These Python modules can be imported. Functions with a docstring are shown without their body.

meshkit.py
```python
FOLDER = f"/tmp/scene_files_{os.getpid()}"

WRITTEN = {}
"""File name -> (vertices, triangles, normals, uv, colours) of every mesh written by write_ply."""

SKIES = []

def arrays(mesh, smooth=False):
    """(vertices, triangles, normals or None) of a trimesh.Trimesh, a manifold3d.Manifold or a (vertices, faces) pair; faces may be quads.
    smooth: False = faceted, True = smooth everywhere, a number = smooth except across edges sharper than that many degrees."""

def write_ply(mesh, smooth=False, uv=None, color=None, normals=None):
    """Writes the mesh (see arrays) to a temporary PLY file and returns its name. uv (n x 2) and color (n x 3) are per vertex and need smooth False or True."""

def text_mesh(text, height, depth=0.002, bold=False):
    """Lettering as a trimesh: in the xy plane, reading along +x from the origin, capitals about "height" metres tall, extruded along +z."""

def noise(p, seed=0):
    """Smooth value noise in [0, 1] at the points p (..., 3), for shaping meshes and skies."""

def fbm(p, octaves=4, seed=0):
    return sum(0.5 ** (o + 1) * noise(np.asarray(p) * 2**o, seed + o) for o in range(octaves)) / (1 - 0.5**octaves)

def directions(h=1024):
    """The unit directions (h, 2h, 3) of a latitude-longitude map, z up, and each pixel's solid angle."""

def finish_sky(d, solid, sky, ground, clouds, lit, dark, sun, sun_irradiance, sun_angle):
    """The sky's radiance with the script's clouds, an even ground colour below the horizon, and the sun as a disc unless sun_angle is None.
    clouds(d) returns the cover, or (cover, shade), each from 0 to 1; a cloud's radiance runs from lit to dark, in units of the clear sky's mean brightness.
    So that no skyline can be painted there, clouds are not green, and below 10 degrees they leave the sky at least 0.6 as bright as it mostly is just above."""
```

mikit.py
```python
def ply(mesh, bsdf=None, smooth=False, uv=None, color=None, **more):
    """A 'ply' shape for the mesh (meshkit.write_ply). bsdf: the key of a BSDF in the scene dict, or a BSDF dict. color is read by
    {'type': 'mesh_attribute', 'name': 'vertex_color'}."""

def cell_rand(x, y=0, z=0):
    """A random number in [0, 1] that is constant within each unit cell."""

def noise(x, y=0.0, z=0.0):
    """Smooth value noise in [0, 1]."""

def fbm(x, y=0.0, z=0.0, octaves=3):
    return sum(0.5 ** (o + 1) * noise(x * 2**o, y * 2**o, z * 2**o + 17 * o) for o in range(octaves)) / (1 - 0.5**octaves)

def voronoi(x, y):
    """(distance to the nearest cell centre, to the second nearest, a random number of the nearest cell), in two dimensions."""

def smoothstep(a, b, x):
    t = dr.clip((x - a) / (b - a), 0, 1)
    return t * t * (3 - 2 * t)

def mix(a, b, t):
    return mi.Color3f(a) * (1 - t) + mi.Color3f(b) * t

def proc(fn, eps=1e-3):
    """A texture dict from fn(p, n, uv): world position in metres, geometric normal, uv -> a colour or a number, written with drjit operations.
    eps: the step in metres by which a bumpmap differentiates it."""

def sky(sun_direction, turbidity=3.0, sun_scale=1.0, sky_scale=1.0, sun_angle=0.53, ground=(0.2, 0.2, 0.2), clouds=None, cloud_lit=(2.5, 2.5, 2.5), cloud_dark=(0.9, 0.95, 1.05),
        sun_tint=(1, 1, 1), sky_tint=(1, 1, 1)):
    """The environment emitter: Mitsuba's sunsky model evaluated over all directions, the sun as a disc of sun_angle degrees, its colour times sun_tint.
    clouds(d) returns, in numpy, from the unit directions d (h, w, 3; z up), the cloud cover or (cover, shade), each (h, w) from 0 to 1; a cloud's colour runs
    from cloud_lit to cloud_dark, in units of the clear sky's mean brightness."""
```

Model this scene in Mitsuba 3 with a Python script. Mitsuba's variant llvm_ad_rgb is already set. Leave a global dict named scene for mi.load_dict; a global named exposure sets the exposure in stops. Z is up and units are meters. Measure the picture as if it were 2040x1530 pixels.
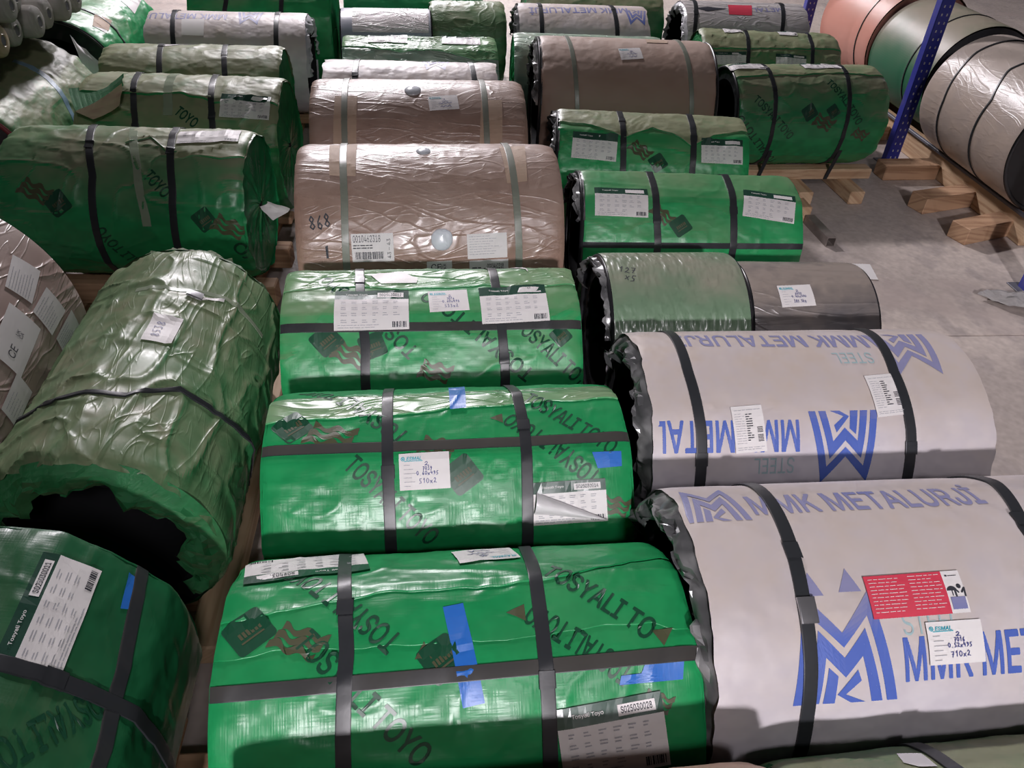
import math, random, numpy as np, trimesh, mitsuba as mi, mikit, meshkit
import drjit as dr
from shapely.geometry import Polygon, LineString, box as sbox
from shapely.ops import unary_union
from mikit import proc, fbm, noise, smoothstep, mix, voronoi
T4 = mi.ScalarTransform4f
scene, labels = {}, {}

# ------------------------------------------------------------------ camera
CAM_H, PITCH, ROLL, PSI, FPX = 2.085, math.radians(38.14), math.radians(3.29), math.radians(6.74), 1541.0
def camera_basis():
    fw = np.array([0, math.cos(PITCH), -math.sin(PITCH)]); dn0 = np.array([0, -math.sin(PITCH), -math.cos(PITCH)]); rt0 = np.array([1., 0, 0])
    dn = math.cos(ROLL)*dn0 + math.sin(ROLL)*rt0
    c, s = math.cos(-PSI), math.sin(-PSI); M = np.array([[c, -s, 0], [s, c, 0], [0, 0, 1]])
    return M@fw, M@dn
FW, DN = camera_basis()
scene['camera'] = {'type': 'perspective', 'fov': math.degrees(2*math.atan(1020/FPX)), 'fov_axis': 'x', 'near_clip': 0.05, 'far_clip': 60.,
    'to_world': T4().look_at(origin=[0, 0, CAM_H], target=[float(FW[0]), float(FW[1]), CAM_H+float(FW[2])], up=[float(-x) for x in DN])}
exposure = -0.60

# ------------------------------------------------------------------ lamps (high bay lamps under the roof of the hall)
LAMPS = [  # x, y, z, half size x, half size y, radiance, aim point, label
    (-0.1, -7.8, 5.4, .16, .18, 4300, (0.3, 2.0, 0), 'lamp beyond the gateway behind the camera'),
    (-1.6, 10.6, 6.0, .24, .24, 1450, (0, 4, 0), 'high bay lamp over the far left of the coil rows'),
    (1.2, -3.3, 5.4, .3, .3, 125, (0.8, 4.0, 0), 'dim lamp just above and behind the camera'),
    (-0.6, 17.5, 6.2, .5, .5, 420, (0, 5, 0), 'large lamp at the far end of the hall'),
]
AMB = 0.0

GEO={"C1":[0.109,0.354,0.47,1.0,2.0,0.34],"C2":[0.035,0.994,0.405,0.983,1.041,0.305],"C3":[0.02,1.615,0.41,0.969,1.684,0.31],"C4":[-0.022,2.276,0.42,0.975,1.311,0.32],"C5":[-0.033,3.101,0.48,1.058,2.317,0.38],"C6":[-0.084,3.912,0.49,1.028,1.595,0.39],"C7":[-0.141,4.657,0.43,0.975,-0.179,0.33],"C8":[-0.097,5.345,0.41,0.988,2.701,0.31],"C9a":[-0.362,6.285,0.39,0.651,2.89,0.29],"C9b":[0.246,6.513,0.4,0.567,2.389,0.3],"D1":[1.132,0.448,0.43,1.0,2.0,0.3],"D2":[1.056,1.083,0.45,1.024,0.583,0.35],"D3":[1.084,1.79,0.44,0.999,0.237,0.34],"D4a":[0.846,2.422,0.41,0.491,0.502,0.31],"D4b":[1.384,2.463,0.38,0.47,-1.556,0.28],"D5":[1.125,3.226,0.4,0.977,-2.978,0.3],"D6":[1.118,3.951,0.41,0.979,-5.817,0.31],"D7":[1.103,4.717,0.5,1.011,-2.025,0.4],"D9":[1.078,6.121,0.44,0.943,-0.418,0.34],"E1":[2.304,4.862,0.435,0.979,2.491,0.3],"E2":[2.332,5.634,0.42,0.96,-3.937,0.32],"E3":[2.378,6.369,0.44,0.95,-0.709,0.34],"A4":[-1.3,3.388,0.49,1.0,-2.48,0.32],"A5":[-1.289,4.228,0.44,0.991,-1.485,0.34],"A6":[-1.396,4.887,0.43,0.99,2.087,0.33],"A7":[-1.373,5.755,0.425,1.016,1.324,0.325],"A8":[-1.25,6.45,0.5,1.0,1.0,0.4],"A1":[-0.935,0.62,0.505,1.0,90.0,0.375],"A2":[-0.9,1.95,0.43,1.06,90.0,0.32],"A3":[-1.63,1.73,0.595,1.2,90.0,0.435],"F1":[3.6,4.48,0.55,0.98,90.0,0.385],"F2":[3.72,5.6,0.55,0.84,90.0,0.385],"F3":[3.72,6.48,0.575,0.88,90.0,0.41],"A9":[-2.22,4.15,0.49,1.0,90.0,0.37],"A10":[-2.26,5.55,0.49,1.0,90.0,0.37],"D8":[1.02,5.44,0.42,1.0,-2.0,0.32],"C10":[-0.17,7.12,0.43,1.12,1.0,0.33],"D10":[1.28,6.85,0.44,1.1,0.0,0.34]}
ITEMS={
"C2":[["ring",[[-0.263,140.3],[-0.231,73.1],[-0.237,44.5]],0.03,"strap"],["ring",[[0.169,140.4],[0.166,68.4],[0.167,50.6]],0.03,"strap"],["ax",[[-0.457,61.0],[-0.023,62.5],[0.457,64.7]],0.03],["txt","TOSYALI TO",[0.179,0.555,0.382,0.375],0.048,"print",{}],["txt","TOSYALI TOYO",[0.351,0.326,0.156,0.474],0.048,"print",{}],["txt","TOSYALI TOYO",[-0.118,0.413,-0.355,0.632],0.048,"print",{}],["txt","TOSYALI TOYO",[-0.341,0.415,-0.096,0.159],0.048,"print",{}],["em","diamond",-0.429,0.448,0.085,40,"print"],["em","waves",-0.331,0.418,0.1,-22,"printb"],["em","diamond",-0.042,0.366,0.08,35,"print"],["em","tri",-0.079,0.383,0.035,0,"printb"],["em","tri",0.117,0.455,0.04,90,"printb"],["em","tri",0.421,0.389,0.04,-60,"printb"],["em","waves",0.388,0.253,0.06,-20,"printb"],["quad","tape","tape",[[-0.037,0.478],[0.006,0.484],[0.04,0.276],[-0.004,0.269]]],["quad","tape","tape",[[0.37,0.331],[0.452,0.334],[0.446,0.295],[0.313,0.292],[0.318,0.31],[0.36,0.312]]],["lab","esmal",0.068,0.685,0.145,0.1,-169.9,{"lines":["","","",""],"scr":1}],["lab","mill",-0.341,0.666,0.27,0.145,-169.5,{"num":"S025030028"}],["lab","mill",0.295,0.19,0.219,0.15,6.3,{"num":"S025030028"}],["flap","greenclean",[[-0.456,88.6],[-0.329,92.9],[-0.165,98.4],[-0.038,97.9],[0.093,98.9],[0.204,100.2],[0.463,114.3]],88,{"off":0.0035,"fold":1}],["flap","greenclean",[[-0.466,72.6],[-0.359,75.5],[-0.222,74.8],[-0.062,74.5],[0.081,74.7],[0.175,75.0],[0.293,77.6],[0.401,77.8],[0.446,74.8]],64,{"off":0.003,"fold":1}]],
"C3":[["ring",[[-0.165,128.4],[-0.163,66.1],[-0.161,27.5]],0.03,"strap"],["ring",[[0.19,124.1],[0.202,77.0],[0.194,28.8]],0.03,"strap"],["ax",[[-0.448,69.7],[0.004,68.7],[0.457,69.4]],0.03],["flap","greenfilm",[[-0.447,87.9],[-0.337,88.2],[-0.166,89.3],[0.011,92.2],[0.171,93.8],[0.291,94.6],[0.456,96.9]],100,{"off":0.004,"fold":1}],["txt","TOSYALI TOYO",[-0.278,0.323,-0.067,0.104],0.048,"print",{}],["txt","TOSYALI TOYO",[-0.1,0.409,-0.392,0.695],0.048,"print",{}],["txt","TOSYALI TOYO",[0.204,0.52,0.422,0.321],0.048,"print",{}],["txt","TOSYALI TOYO",[0.398,0.272,0.175,0.476],0.048,"print",{}],["em","diamond",-0.411,0.451,0.085,40,"print"],["em","waves",-0.314,0.413,0.12,-15,"printb"],["em","diamond",0.028,0.288,0.085,35,"print"],["em","tri",0.131,0.457,0.035,90,"printb"],["em","waves",-0.035,0.366,0.09,-15,"printb"],["em","waves",0.426,0.183,0.08,-15,"printb"],["quad","tape","tape",[[0.009,0.695],[0.057,0.695],[0.05,0.496],[0.005,0.492]]],["quad","tape","tape",[[0.375,0.332],[0.455,0.332],[0.453,0.291],[0.387,0.288],[0.382,0.308]]],["lab","esmal",-0.069,0.302,0.13,0.096,0.5,{"lines":["2","7039","0.60x495","510x2"]}],["lab","mill",0.305,0.202,0.202,0.113,1.2,{"num":"S025030014","torn":1}]],
"C4":[["ring",[[-0.251,119.6],[-0.235,75.1],[-0.219,42.7],[-0.223,24.0]],0.03,"strap"],["ring",[[0.207,118.4],[0.213,77.4],[0.22,52.7],[0.227,24.6]],0.03,"strap"],["ax",[[-0.453,54.6],[-0.007,53.7],[0.458,53.3]],0.03],["lab","mill",-0.198,0.369,0.238,0.156,0.0,{"num":"S025030012","over":1}],["lab","mill",0.266,0.38,0.223,0.147,1.7,{"num":"S025030021","over":1}],["lab","esmal",0.051,0.399,0.13,0.097,2.8,{"lines":["2","7016","0.60x495","533x2"]}],["quad","paper","paper_scrap",[[-0.209,0.55],[-0.103,0.57],[-0.047,0.519],[-0.052,0.493],[-0.169,0.487]]],["quad","paper","paper_scrap",[[0.267,0.669],[0.326,0.669],[0.332,0.552]]],["txt","TOSYALI TOYO",[0.255,0.297,0.499,0.058],0.048,"print",{}],["txt","TOSYALI TOYO",[0.328,0.14,-0.014,0.448],0.048,"print",{}],["txt","TOSYALI TOYO",[-0.047,0.222,-0.347,0.54],0.048,"print",{}],["em","diamond",-0.341,0.262,0.085,40,"print"],["em","waves",-0.269,0.211,0.11,-25,"printb"],["em","diamond",-0.197,0.241,0.08,20,"print"],["em","waves",-0.002,0.149,0.1,-15,"printb"],["em","diamond",0.414,0.26,0.06,40,"print"],["flap","greenfilm",[[-0.463,82.6],[-0.331,84.4],[-0.234,85.9],[-0.102,82.4],[0.031,83.7],[0.192,86.0],[0.316,80.1],[0.465,85.8]],110,{"off":0.003,"fold":1}]],
"C5":[["ring",[[-0.346,99.2],[-0.336,48.0],[-0.341,12.7]],0.028,"strapg"],["ring",[[0.327,98.1],[0.336,40.6],[0.342,10.5]],0.028,"strapg"],["quad","card","edge_board",[[-0.402,0.669],[-0.291,0.679],[-0.292,0.425],[-0.393,0.431]]],["quad","card","edge_board",[[0.293,0.635],[0.404,0.65],[0.385,0.395],[0.303,0.386]]],["lab","big",-0.236,0.135,0.162,0.109,0.7,{}],["lab","doc",0.213,0.134,0.159,0.098,1.8,{}],["lab","doc2",0.22,0.046,0.157,0.065,1.9,{}],["lab","ce",0.022,0.049,0.1,0.058,1.1,{}],["txt","868",[-0.471,0.206,-0.386,0.217],0.05,"ink",{"hand":1}],["quad","ink","scratch_mark",[[-0.417,0.143],[-0.407,0.147],[-0.407,0.097],[-0.415,0.096]]],["puck",0.034,24.4,0.043],["puck",-0.022,88.1,0.03]],
"C6":[["ring",[[-0.35,95.8],[-0.351,33.3]],0.028,"strapg"],["ring",[[0.314,93.0],[0.314,33.6]],0.028,"strapg"],["quad","card","edge_board",[[-0.395,0.476],[-0.29,0.477],[-0.298,0.216],[-0.404,0.216]]],["quad","card","edge_board",[[0.296,0.457],[0.398,0.459],[0.386,0.222],[0.278,0.222]]],["lab","esmal",0.115,0.439,0.142,0.093,5.4,{"lines":["2","","",""],"scr":1}],["puck",-0.029,77.3,0.04]],
"C7":[["ring",[[-0.307,100.5],[-0.307,60.6]],0.03,"strap"],["ring",[[0.34,105.6],[0.36,63.3]],0.03,"strap"],["em","mmk",0.143,0.517,0.16,180,"inkm"]],
"C8":[["lab","mill",-0.206,0.484,0.25,0.13,-0.8,{}],["lab","mill",0.265,0.474,0.25,0.13,-2.7,{}],["flap","greenfilm",[[-0.466,68.8],[-0.31,65.8],[-0.123,59.9],[0.036,63.4],[0.195,59.2],[0.352,49.7],[0.466,51.2]],110,{"off":0.006}]],
"C9a":[["quad","filmw","loose_film",[[-0.24,0.518],[0.318,0.518],[0.306,0.199],[-0.245,0.199]]]],
"D1":[["ring",[[-0.18,155.4],[-0.19,124.4]],0.03,"strap"],["quad","paper","paper_scrap",[[-0.253,0.729],[-0.207,0.721],[-0.214,0.663],[-0.253,0.661],[-0.272,0.678]]]],
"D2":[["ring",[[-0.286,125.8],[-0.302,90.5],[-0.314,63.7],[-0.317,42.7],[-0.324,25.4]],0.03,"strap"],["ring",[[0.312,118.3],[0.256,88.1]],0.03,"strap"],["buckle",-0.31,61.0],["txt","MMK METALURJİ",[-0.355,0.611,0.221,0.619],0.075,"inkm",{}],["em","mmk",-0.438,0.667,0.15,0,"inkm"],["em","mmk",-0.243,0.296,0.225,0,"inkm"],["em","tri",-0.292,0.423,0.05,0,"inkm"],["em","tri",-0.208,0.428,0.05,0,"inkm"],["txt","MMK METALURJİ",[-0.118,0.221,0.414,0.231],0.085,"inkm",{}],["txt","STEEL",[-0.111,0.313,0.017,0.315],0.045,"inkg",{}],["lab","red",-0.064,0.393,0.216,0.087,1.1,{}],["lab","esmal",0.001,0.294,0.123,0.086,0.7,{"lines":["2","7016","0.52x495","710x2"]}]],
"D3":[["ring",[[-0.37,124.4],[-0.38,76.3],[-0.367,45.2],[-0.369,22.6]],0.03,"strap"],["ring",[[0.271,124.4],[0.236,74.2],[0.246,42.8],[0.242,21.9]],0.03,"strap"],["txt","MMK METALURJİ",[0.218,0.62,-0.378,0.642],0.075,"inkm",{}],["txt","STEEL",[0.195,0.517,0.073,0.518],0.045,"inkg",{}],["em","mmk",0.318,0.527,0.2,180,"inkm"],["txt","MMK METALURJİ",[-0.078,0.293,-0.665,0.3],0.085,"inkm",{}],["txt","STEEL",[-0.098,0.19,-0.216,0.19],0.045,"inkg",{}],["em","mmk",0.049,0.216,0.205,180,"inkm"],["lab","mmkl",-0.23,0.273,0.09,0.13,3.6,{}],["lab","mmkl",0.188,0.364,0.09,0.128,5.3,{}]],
"D4a":[["txt","127",[-0.209,0.437,-0.146,0.42],0.03,"ink",{"hand":1}],["txt","x5",[-0.194,0.396,-0.156,0.381],0.03,"ink",{"hand":1}]],
"D4b":[["lab","esmal",-0.072,0.308,0.129,0.091,3.7,{"lines":["2","6020","0.42x500","281.5kg"]}]],
"D5":[["ring",[[-0.166,97.9],[-0.167,49.5],[-0.158,20.3]],0.03,"strap"],["ring",[[0.182,99.0],[0.175,51.5],[0.176,13.5]],0.03,"strap"],["ax",[[-0.477,19.6],[0.454,22.9]],0.025],["lab","mill",-0.319,0.303,0.234,0.145,-0.9,{}],["lab","mill",0.337,0.303,0.231,0.14,-7.8,{}],["em","diamond",-0.06,0.197,0.08,35,"print"],["em","waves",-0.146,0.244,0.1,-40,"printb"]],
"D6":[["ring",[[-0.164,108.3],[-0.152,28.9]],0.03,"strap"],["ring",[[0.207,108.4],[0.2,29.9]],0.03,"strap"],["lab","mill",-0.301,0.25,0.229,0.142,-2.6,{}],["lab","mill",0.347,0.257,0.211,0.132,0.2,{}],["em","waves",-0.072,0.242,0.11,-35,"printb"],["em","diamond",0.023,0.182,0.08,35,"print"],["flap","dusty",[[-0.469,72.4],[-0.341,68.6],[-0.157,55.1],[-0.006,68.4],[0.095,62.6],[0.191,50.3],[0.301,62.7],[0.455,71.4]],130,{"off":0.008}]],
"D7":[["ring",[[-0.337,90.9],[-0.295,18.6]],0.025,"strapg"],["ring",[[0.326,87.9],[0.362,19.3]],0.025,"strapg"],["lab","esmal",0.013,0.469,0.13,0.095,6.9,{"lines":["","","",""],"scr":1}],["quad","card","edge_board",[[0.129,0.672],[0.259,0.649],[0.248,0.596],[0.123,0.593]]]],
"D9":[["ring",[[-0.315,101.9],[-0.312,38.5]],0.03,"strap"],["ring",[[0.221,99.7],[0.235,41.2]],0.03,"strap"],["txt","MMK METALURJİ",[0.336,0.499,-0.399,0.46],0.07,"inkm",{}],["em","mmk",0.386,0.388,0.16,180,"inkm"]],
"E1":[["ring",[[-0.268,93.8],[-0.26,35.2],[-0.262,7.3],[-0.244,-35.4]],0.025,"strap"],["ring",[[0.247,99.1],[0.218,35.6],[0.213,1.4],[0.227,-36.2]],0.025,"strap"],["lab","mill",-0.386,0.46,0.25,0.1,2.1,{}],["lab","mill",0.105,0.482,0.25,0.1,1.2,{}],["txt","TOSYALI TOYO",[-0.405,0.184,-0.139,-0.051],0.045,"print",{}],["txt","TOSYALI TOYO",[0.078,0.302,0.281,0.038],0.045,"print",{}],["txt","TOSYALI TOYO",[-0.13,-0.241,-0.471,0.103],0.045,"print",{}],["em","diamond",-0.037,0.115,0.085,35,"print"],["em","waves",0.062,0.053,0.13,-20,"printb"],["em","diamond",0.116,0.121,0.07,35,"print"],["em","waves",0.323,-0.018,0.1,-20,"printb"],["flap","dusty",[[-0.539,63.3],[-0.249,68.9],[-0.054,68.5],[0.22,74.0],[0.39,68.6]],125,{"off":0.007}]],
"E2":[["ring",[[-0.156,103.0],[-0.175,37.9]],0.025,"strap"],["ring",[[0.289,98.8],[0.273,40.1]],0.025,"strap"],["lab","mill",-0.254,0.506,0.13,0.1,0.5,{}],["lab","mill",0.135,0.509,0.13,0.1,0.8,{}],["lab","mill",-0.304,0.227,0.229,0.09,1.3,{}],["lab","mill",0.124,0.226,0.213,0.085,-1.4,{}],["flap","dusty",[[-0.447,51.3],[-0.174,53.1],[0.073,55.4],[0.41,57.9]],130,{"off":0.008}]],
"E3":[["ring",[[-0.377,93.1],[-0.422,35.9]],0.03,"strap"],["ring",[[0.312,92.5],[0.259,38.0]],0.03,"strap"],["quad","red","red_label",[[-0.132,0.475],[0.057,0.481],[0.032,0.35],[-0.148,0.352]]],["quad","ink","tear",[[-0.405,0.413],[-0.299,0.433],[-0.153,0.414],[-0.309,0.377]]],["txt","METALURJİ",[0.301,0.455,-0.135,0.428],0.05,"inkm",{}]],
"A4":[["ring",[[-0.199,110.6],[-0.103,44.1],[-0.118,-20.6]],0.03,"strap"],["ring",[[0.162,110.6],[0.221,34.4],[0.204,-10.9]],0.03,"strap"],["ring",[[-0.027,110.6],[0.07,52.9],[0.101,15.6]],0.035,"tapeclear"],["txt","TOYO",[0.095,0.247,0.182,0.159],0.05,"print",{}],["txt","TOSYALI TOYO",[0.09,-0.245,-0.08,0.04],0.05,"print",{}],["txt","TOYO",[0.607,-0.213,0.472,-0.02],0.05,"print",{}],["em","diamond",-0.246,0.13,0.09,35,"print"],["em","waves",-0.336,0.174,0.12,-25,"printb"],["em","diamond",0.34,0.076,0.085,35,"print"],["em","waves",0.434,0.042,0.13,-25,"printb"],["lab","mill",0.331,0.481,0.255,0.111,5.4,{"plain":1}],["flap","dusty",[[0.001,74.3],[0.092,81.9],[0.213,58.0],[0.323,62.4],[0.407,60.1],[0.528,63.7]],120,{"off":0.006,"sr":1}]],
"A5":[["ring",[[-0.253,107.0],[-0.193,39.0]],0.03,"strap"],["ring",[[0.139,107.1],[0.182,36.4]],0.03,"strap"],["ring",[[-0.074,107.0],[-0.039,52.2]],0.045,"tapeclear"],["lab","mill",0.338,0.318,0.245,0.129,-2.4,{}],["flap","dusty",[[-0.364,63.9],[-0.28,64.4],[-0.156,62.9],[0.014,63.9],[0.141,59.7],[0.177,56.3],[0.24,58.2],[0.36,65.0],[0.502,55.0]],130,{"off":0.01}],["txt","TOYO",[-0.012,0.275,0.087,0.201],0.05,"print",{}]],
"A6":[["ring",[[-0.188,96.0],[-0.163,48.6]],0.03,"strap"],["ring",[[0.168,98.9],[0.193,47.6]],0.03,"strap"],["quad","paper","paper_scrap",[[0.245,0.603],[0.31,0.602],[0.331,0.603],[0.292,0.604]]],["quad","paper","paper_scrap",[[-0.251,0.604],[0.005,0.604],[-0.162,0.526]]]],
"A7":[["ring",[[-0.351,95.2],[-0.329,37.0]],0.03,"strap"],["ring",[[0.317,98.5],[0.323,39.2]],0.03,"strap"],["txt","MMK METALURJİ",[0.002,0.469,-0.614,0.467],0.07,"inkm",{}],["em","mmk",0.143,0.438,0.17,180,"inkm"],["quad","paper","paper_label",[[-0.285,0.396],[-0.14,0.402],[-0.137,0.258],[-0.275,0.261]]]],
"A8":[["ring",[[-0.226,37.8],[-0.253,18.6]],0.03,"strap"],["ring",[[0.156,39.3],[0.148,19.8]],0.03,"strap"]],
"A1":[["ring",[[0.199,50.6],[0.2,63.2]],0.03,"strap"],["ax",[[0.466,35.2],[0.269,31.1],[0.108,29.1]],0.03],["lab","mill",0.318,0.371,0.238,0.114,0.9,{"num":"S025030011"}],["txt","TOSYALI TOYO",[0.23,0.23,0.027,0.41],0.055,"print",{}],["quad","tape","tape",[[0.465,0.262],[0.465,0.229],[0.393,0.223],[0.382,0.251]]]],
"A2":[["ring",[[0.262,76.3],[0.304,51.9],[0.288,28.3]],0.02,"tapeclear"],["ring",[[-0.281,78.0],[-0.201,58.5],[-0.203,32.2],[-0.164,-1.1]],0.015,"strap"],["lab","plainnote",0.036,0.424,0.131,0.084,-1.5,{"txt":"8538"}],["buckle",0.248,68.1],["quad","paper","strap_tail",[[0.251,0.365],[0.294,0.293],[0.278,0.292],[0.231,0.364]]]],
"A3":[["lab","doc",0.422,0.235,0.14,0.09,15.6,{}],["lab","doc",0.413,0.115,0.126,0.097,4.7,{}],["lab","doc",0.442,0.006,0.146,0.086,5.2,{}],["lab","ce",0.214,0.147,0.2,0.12,10.7,{}],["lab","docb",0.067,0.037,0.136,0.084,9.5,{}]],
"F1":[["ring",[[0.339,127.3],[0.256,174.6],[0.299,-120.1]],0.012,"strap"],["ring",[[-0.016,127.8],[-0.127,155.0],[-0.267,-157.5]],0.012,"strap"]],
"F3":[["ring",[[-0.251,168.0],[-0.146,-167.1],[0.004,-142.6]],0.008,"strap"]],
"F2":[["ring",[[-0.141,154.4],[-0.12,-170.6],[-0.054,-147.2]],0.01,"strap"]],
"A10":[["quad","paper","paper_scrap",[[0.208,0.371],[0.527,0.313],[0.176,0.263]]],["quad","paper","paper_scrap",[[-0.39,0.352],[-0.289,0.29],[-0.355,0.276]]],["quad","card","card_scrap",[[-0.224,0.395],[-0.159,0.311],[-0.307,0.28],[-0.39,0.352]]],["ring",[[-0.215,40.0],[-0.255,29.8]],0.012,"strap"]],
"A9":[["ring",[[0.1,48.1],[0.045,31.5],[0.0,16.7]],0.04,"tapeb"]]}


# ------------------------------------------------------------------ materials
def rgb(*c): return {'type': 'rgb', 'value': [float(x) for x in c]}
def s2l(r, g, b): return [((x/255+.055)/1.055)**2.4 if x > 10 else x/255/12.92 for x in (r, g, b)]
def principled(color, rough=.5, spec=.5, metallic=0., coat=0., bump=None, bscale=1., eps=1e-3):
    d = {'type': 'principled', 'base_color': color, 'roughness': rough, 'specular': spec, 'metallic': metallic}
    if coat: d['clearcoat'] = coat; d['clearcoat_gloss'] = .92
    if bump is not None: d = {'type': 'bumpmap', 'bump': proc(bump, eps), 'scale': bscale, 'b': d}
    return {'type': 'twosided', 'x': d}
def M(name, d): d['id'] = 'm_'+name; scene['m_'+name] = d
def dusty_fn(base, dust, lo, hi, amount, fr=5., base2=None):
    def fn(p, n, uv):
        k = fbm(p.x*fr+3, p.y*fr, p.z*fr, 4)
        k2 = fbm(p.x*fr*4.1, p.y*fr*4.1+9, p.z*fr*4.1, 3)
        w = smoothstep(lo, hi, n.z + (k-.5)*.9)*amount*(.55+.9*k2)
        b = mix(base, base2, smoothstep(.3, .7, k2)) if base2 else mi.Color3f(base)
        return b*(1-dr.clip(w, 0, 1)) + mi.Color3f(dust)*dr.clip(w, 0, 1)
    return proc(fn)
def film_bump(p, n, uv):     # clinging film: long thin creases drawn along the coil
    w = fbm(uv.x*3, uv.y*5, 9., 2)
    a = fbm(uv.x*4+w*2.2, uv.y*24+uv.x*5+w*3., 3.3, 2); b = fbm(uv.x*9-uv.y*6, uv.y*44-uv.x*9+w*4., 7.7, 2)
    ra = dr.clip(1-dr.abs(2*a-1)*7., 0, 1); rb = dr.clip(1-dr.abs(2*b-1)*9., 0, 1)
    return ra*ra*.55 + rb*rb*.25 + fbm(uv.x*12, uv.y*14, 0., 2)*.35
def tarp_bump(p, n, uv):     # woven tarpaulin: soft buckles and weave streaks
    a = fbm(uv.x*11, uv.y*16, 1.7, 3); b = noise(uv.x*420, uv.y*30, 0.); c = noise(uv.x*30, uv.y*420, 4.)
    return a*.8 + (b+c)*.012
def paper_bump(p, n, uv): return fbm(uv.x*16, uv.y*16, 0., 3)
M('green', principled(dusty_fn((.014, .215, .066), (.16, .22, .12), .55, 1.2, .8, 4., (.018, .26, .082)), .36, .45, bump=tarp_bump, bscale=.010))
M('greenclean', principled(dusty_fn((.009, .195, .060), (.13, .23, .12), .85, 1.4, .22, 4., (.012, .23, .072)), .30, .30, bump=tarp_bump, bscale=.010))
M('dusty', principled(dusty_fn((.014, .16, .05), (.20, .215, .125), .05, .85, 1.0, 5., (.02, .20, .06)), .46, .4, bump=tarp_bump, bscale=.012))
M('darkgreen', principled(dusty_fn((.014, .17, .058), (.18, .19, .12), .30, 1.05, .95, 4., (.016, .21, .07)), .34, .45, bump=tarp_bump, bscale=.012))
M('deepgreen', principled(dusty_fn((.007, .075, .027), (.08, .10, .055), .7, 1.3, .4, 4., (.009, .092, .034)), .34, .45, bump=tarp_bump, bscale=.010))
M('olive', principled(dusty_fn((.022, .15, .05), (.165, .18, .105), -.35, 1.2, .85, 6., (.03, .20, .07)), .42, .4, coat=.18, bump=film_bump, bscale=.003))
M('greenfilm', principled(dusty_fn((.06, .26, .10), (.21, .28, .16), .3, 1.2, .8, 4.), .25, .6, coat=.7, bump=film_bump, bscale=.008))
M('paleteal', principled(dusty_fn((.16, .30, .22), (.33, .38, .30), .3, 1.1, .7, 5.), .30, .5, coat=.5, bump=film_bump, bscale=.008))
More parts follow.
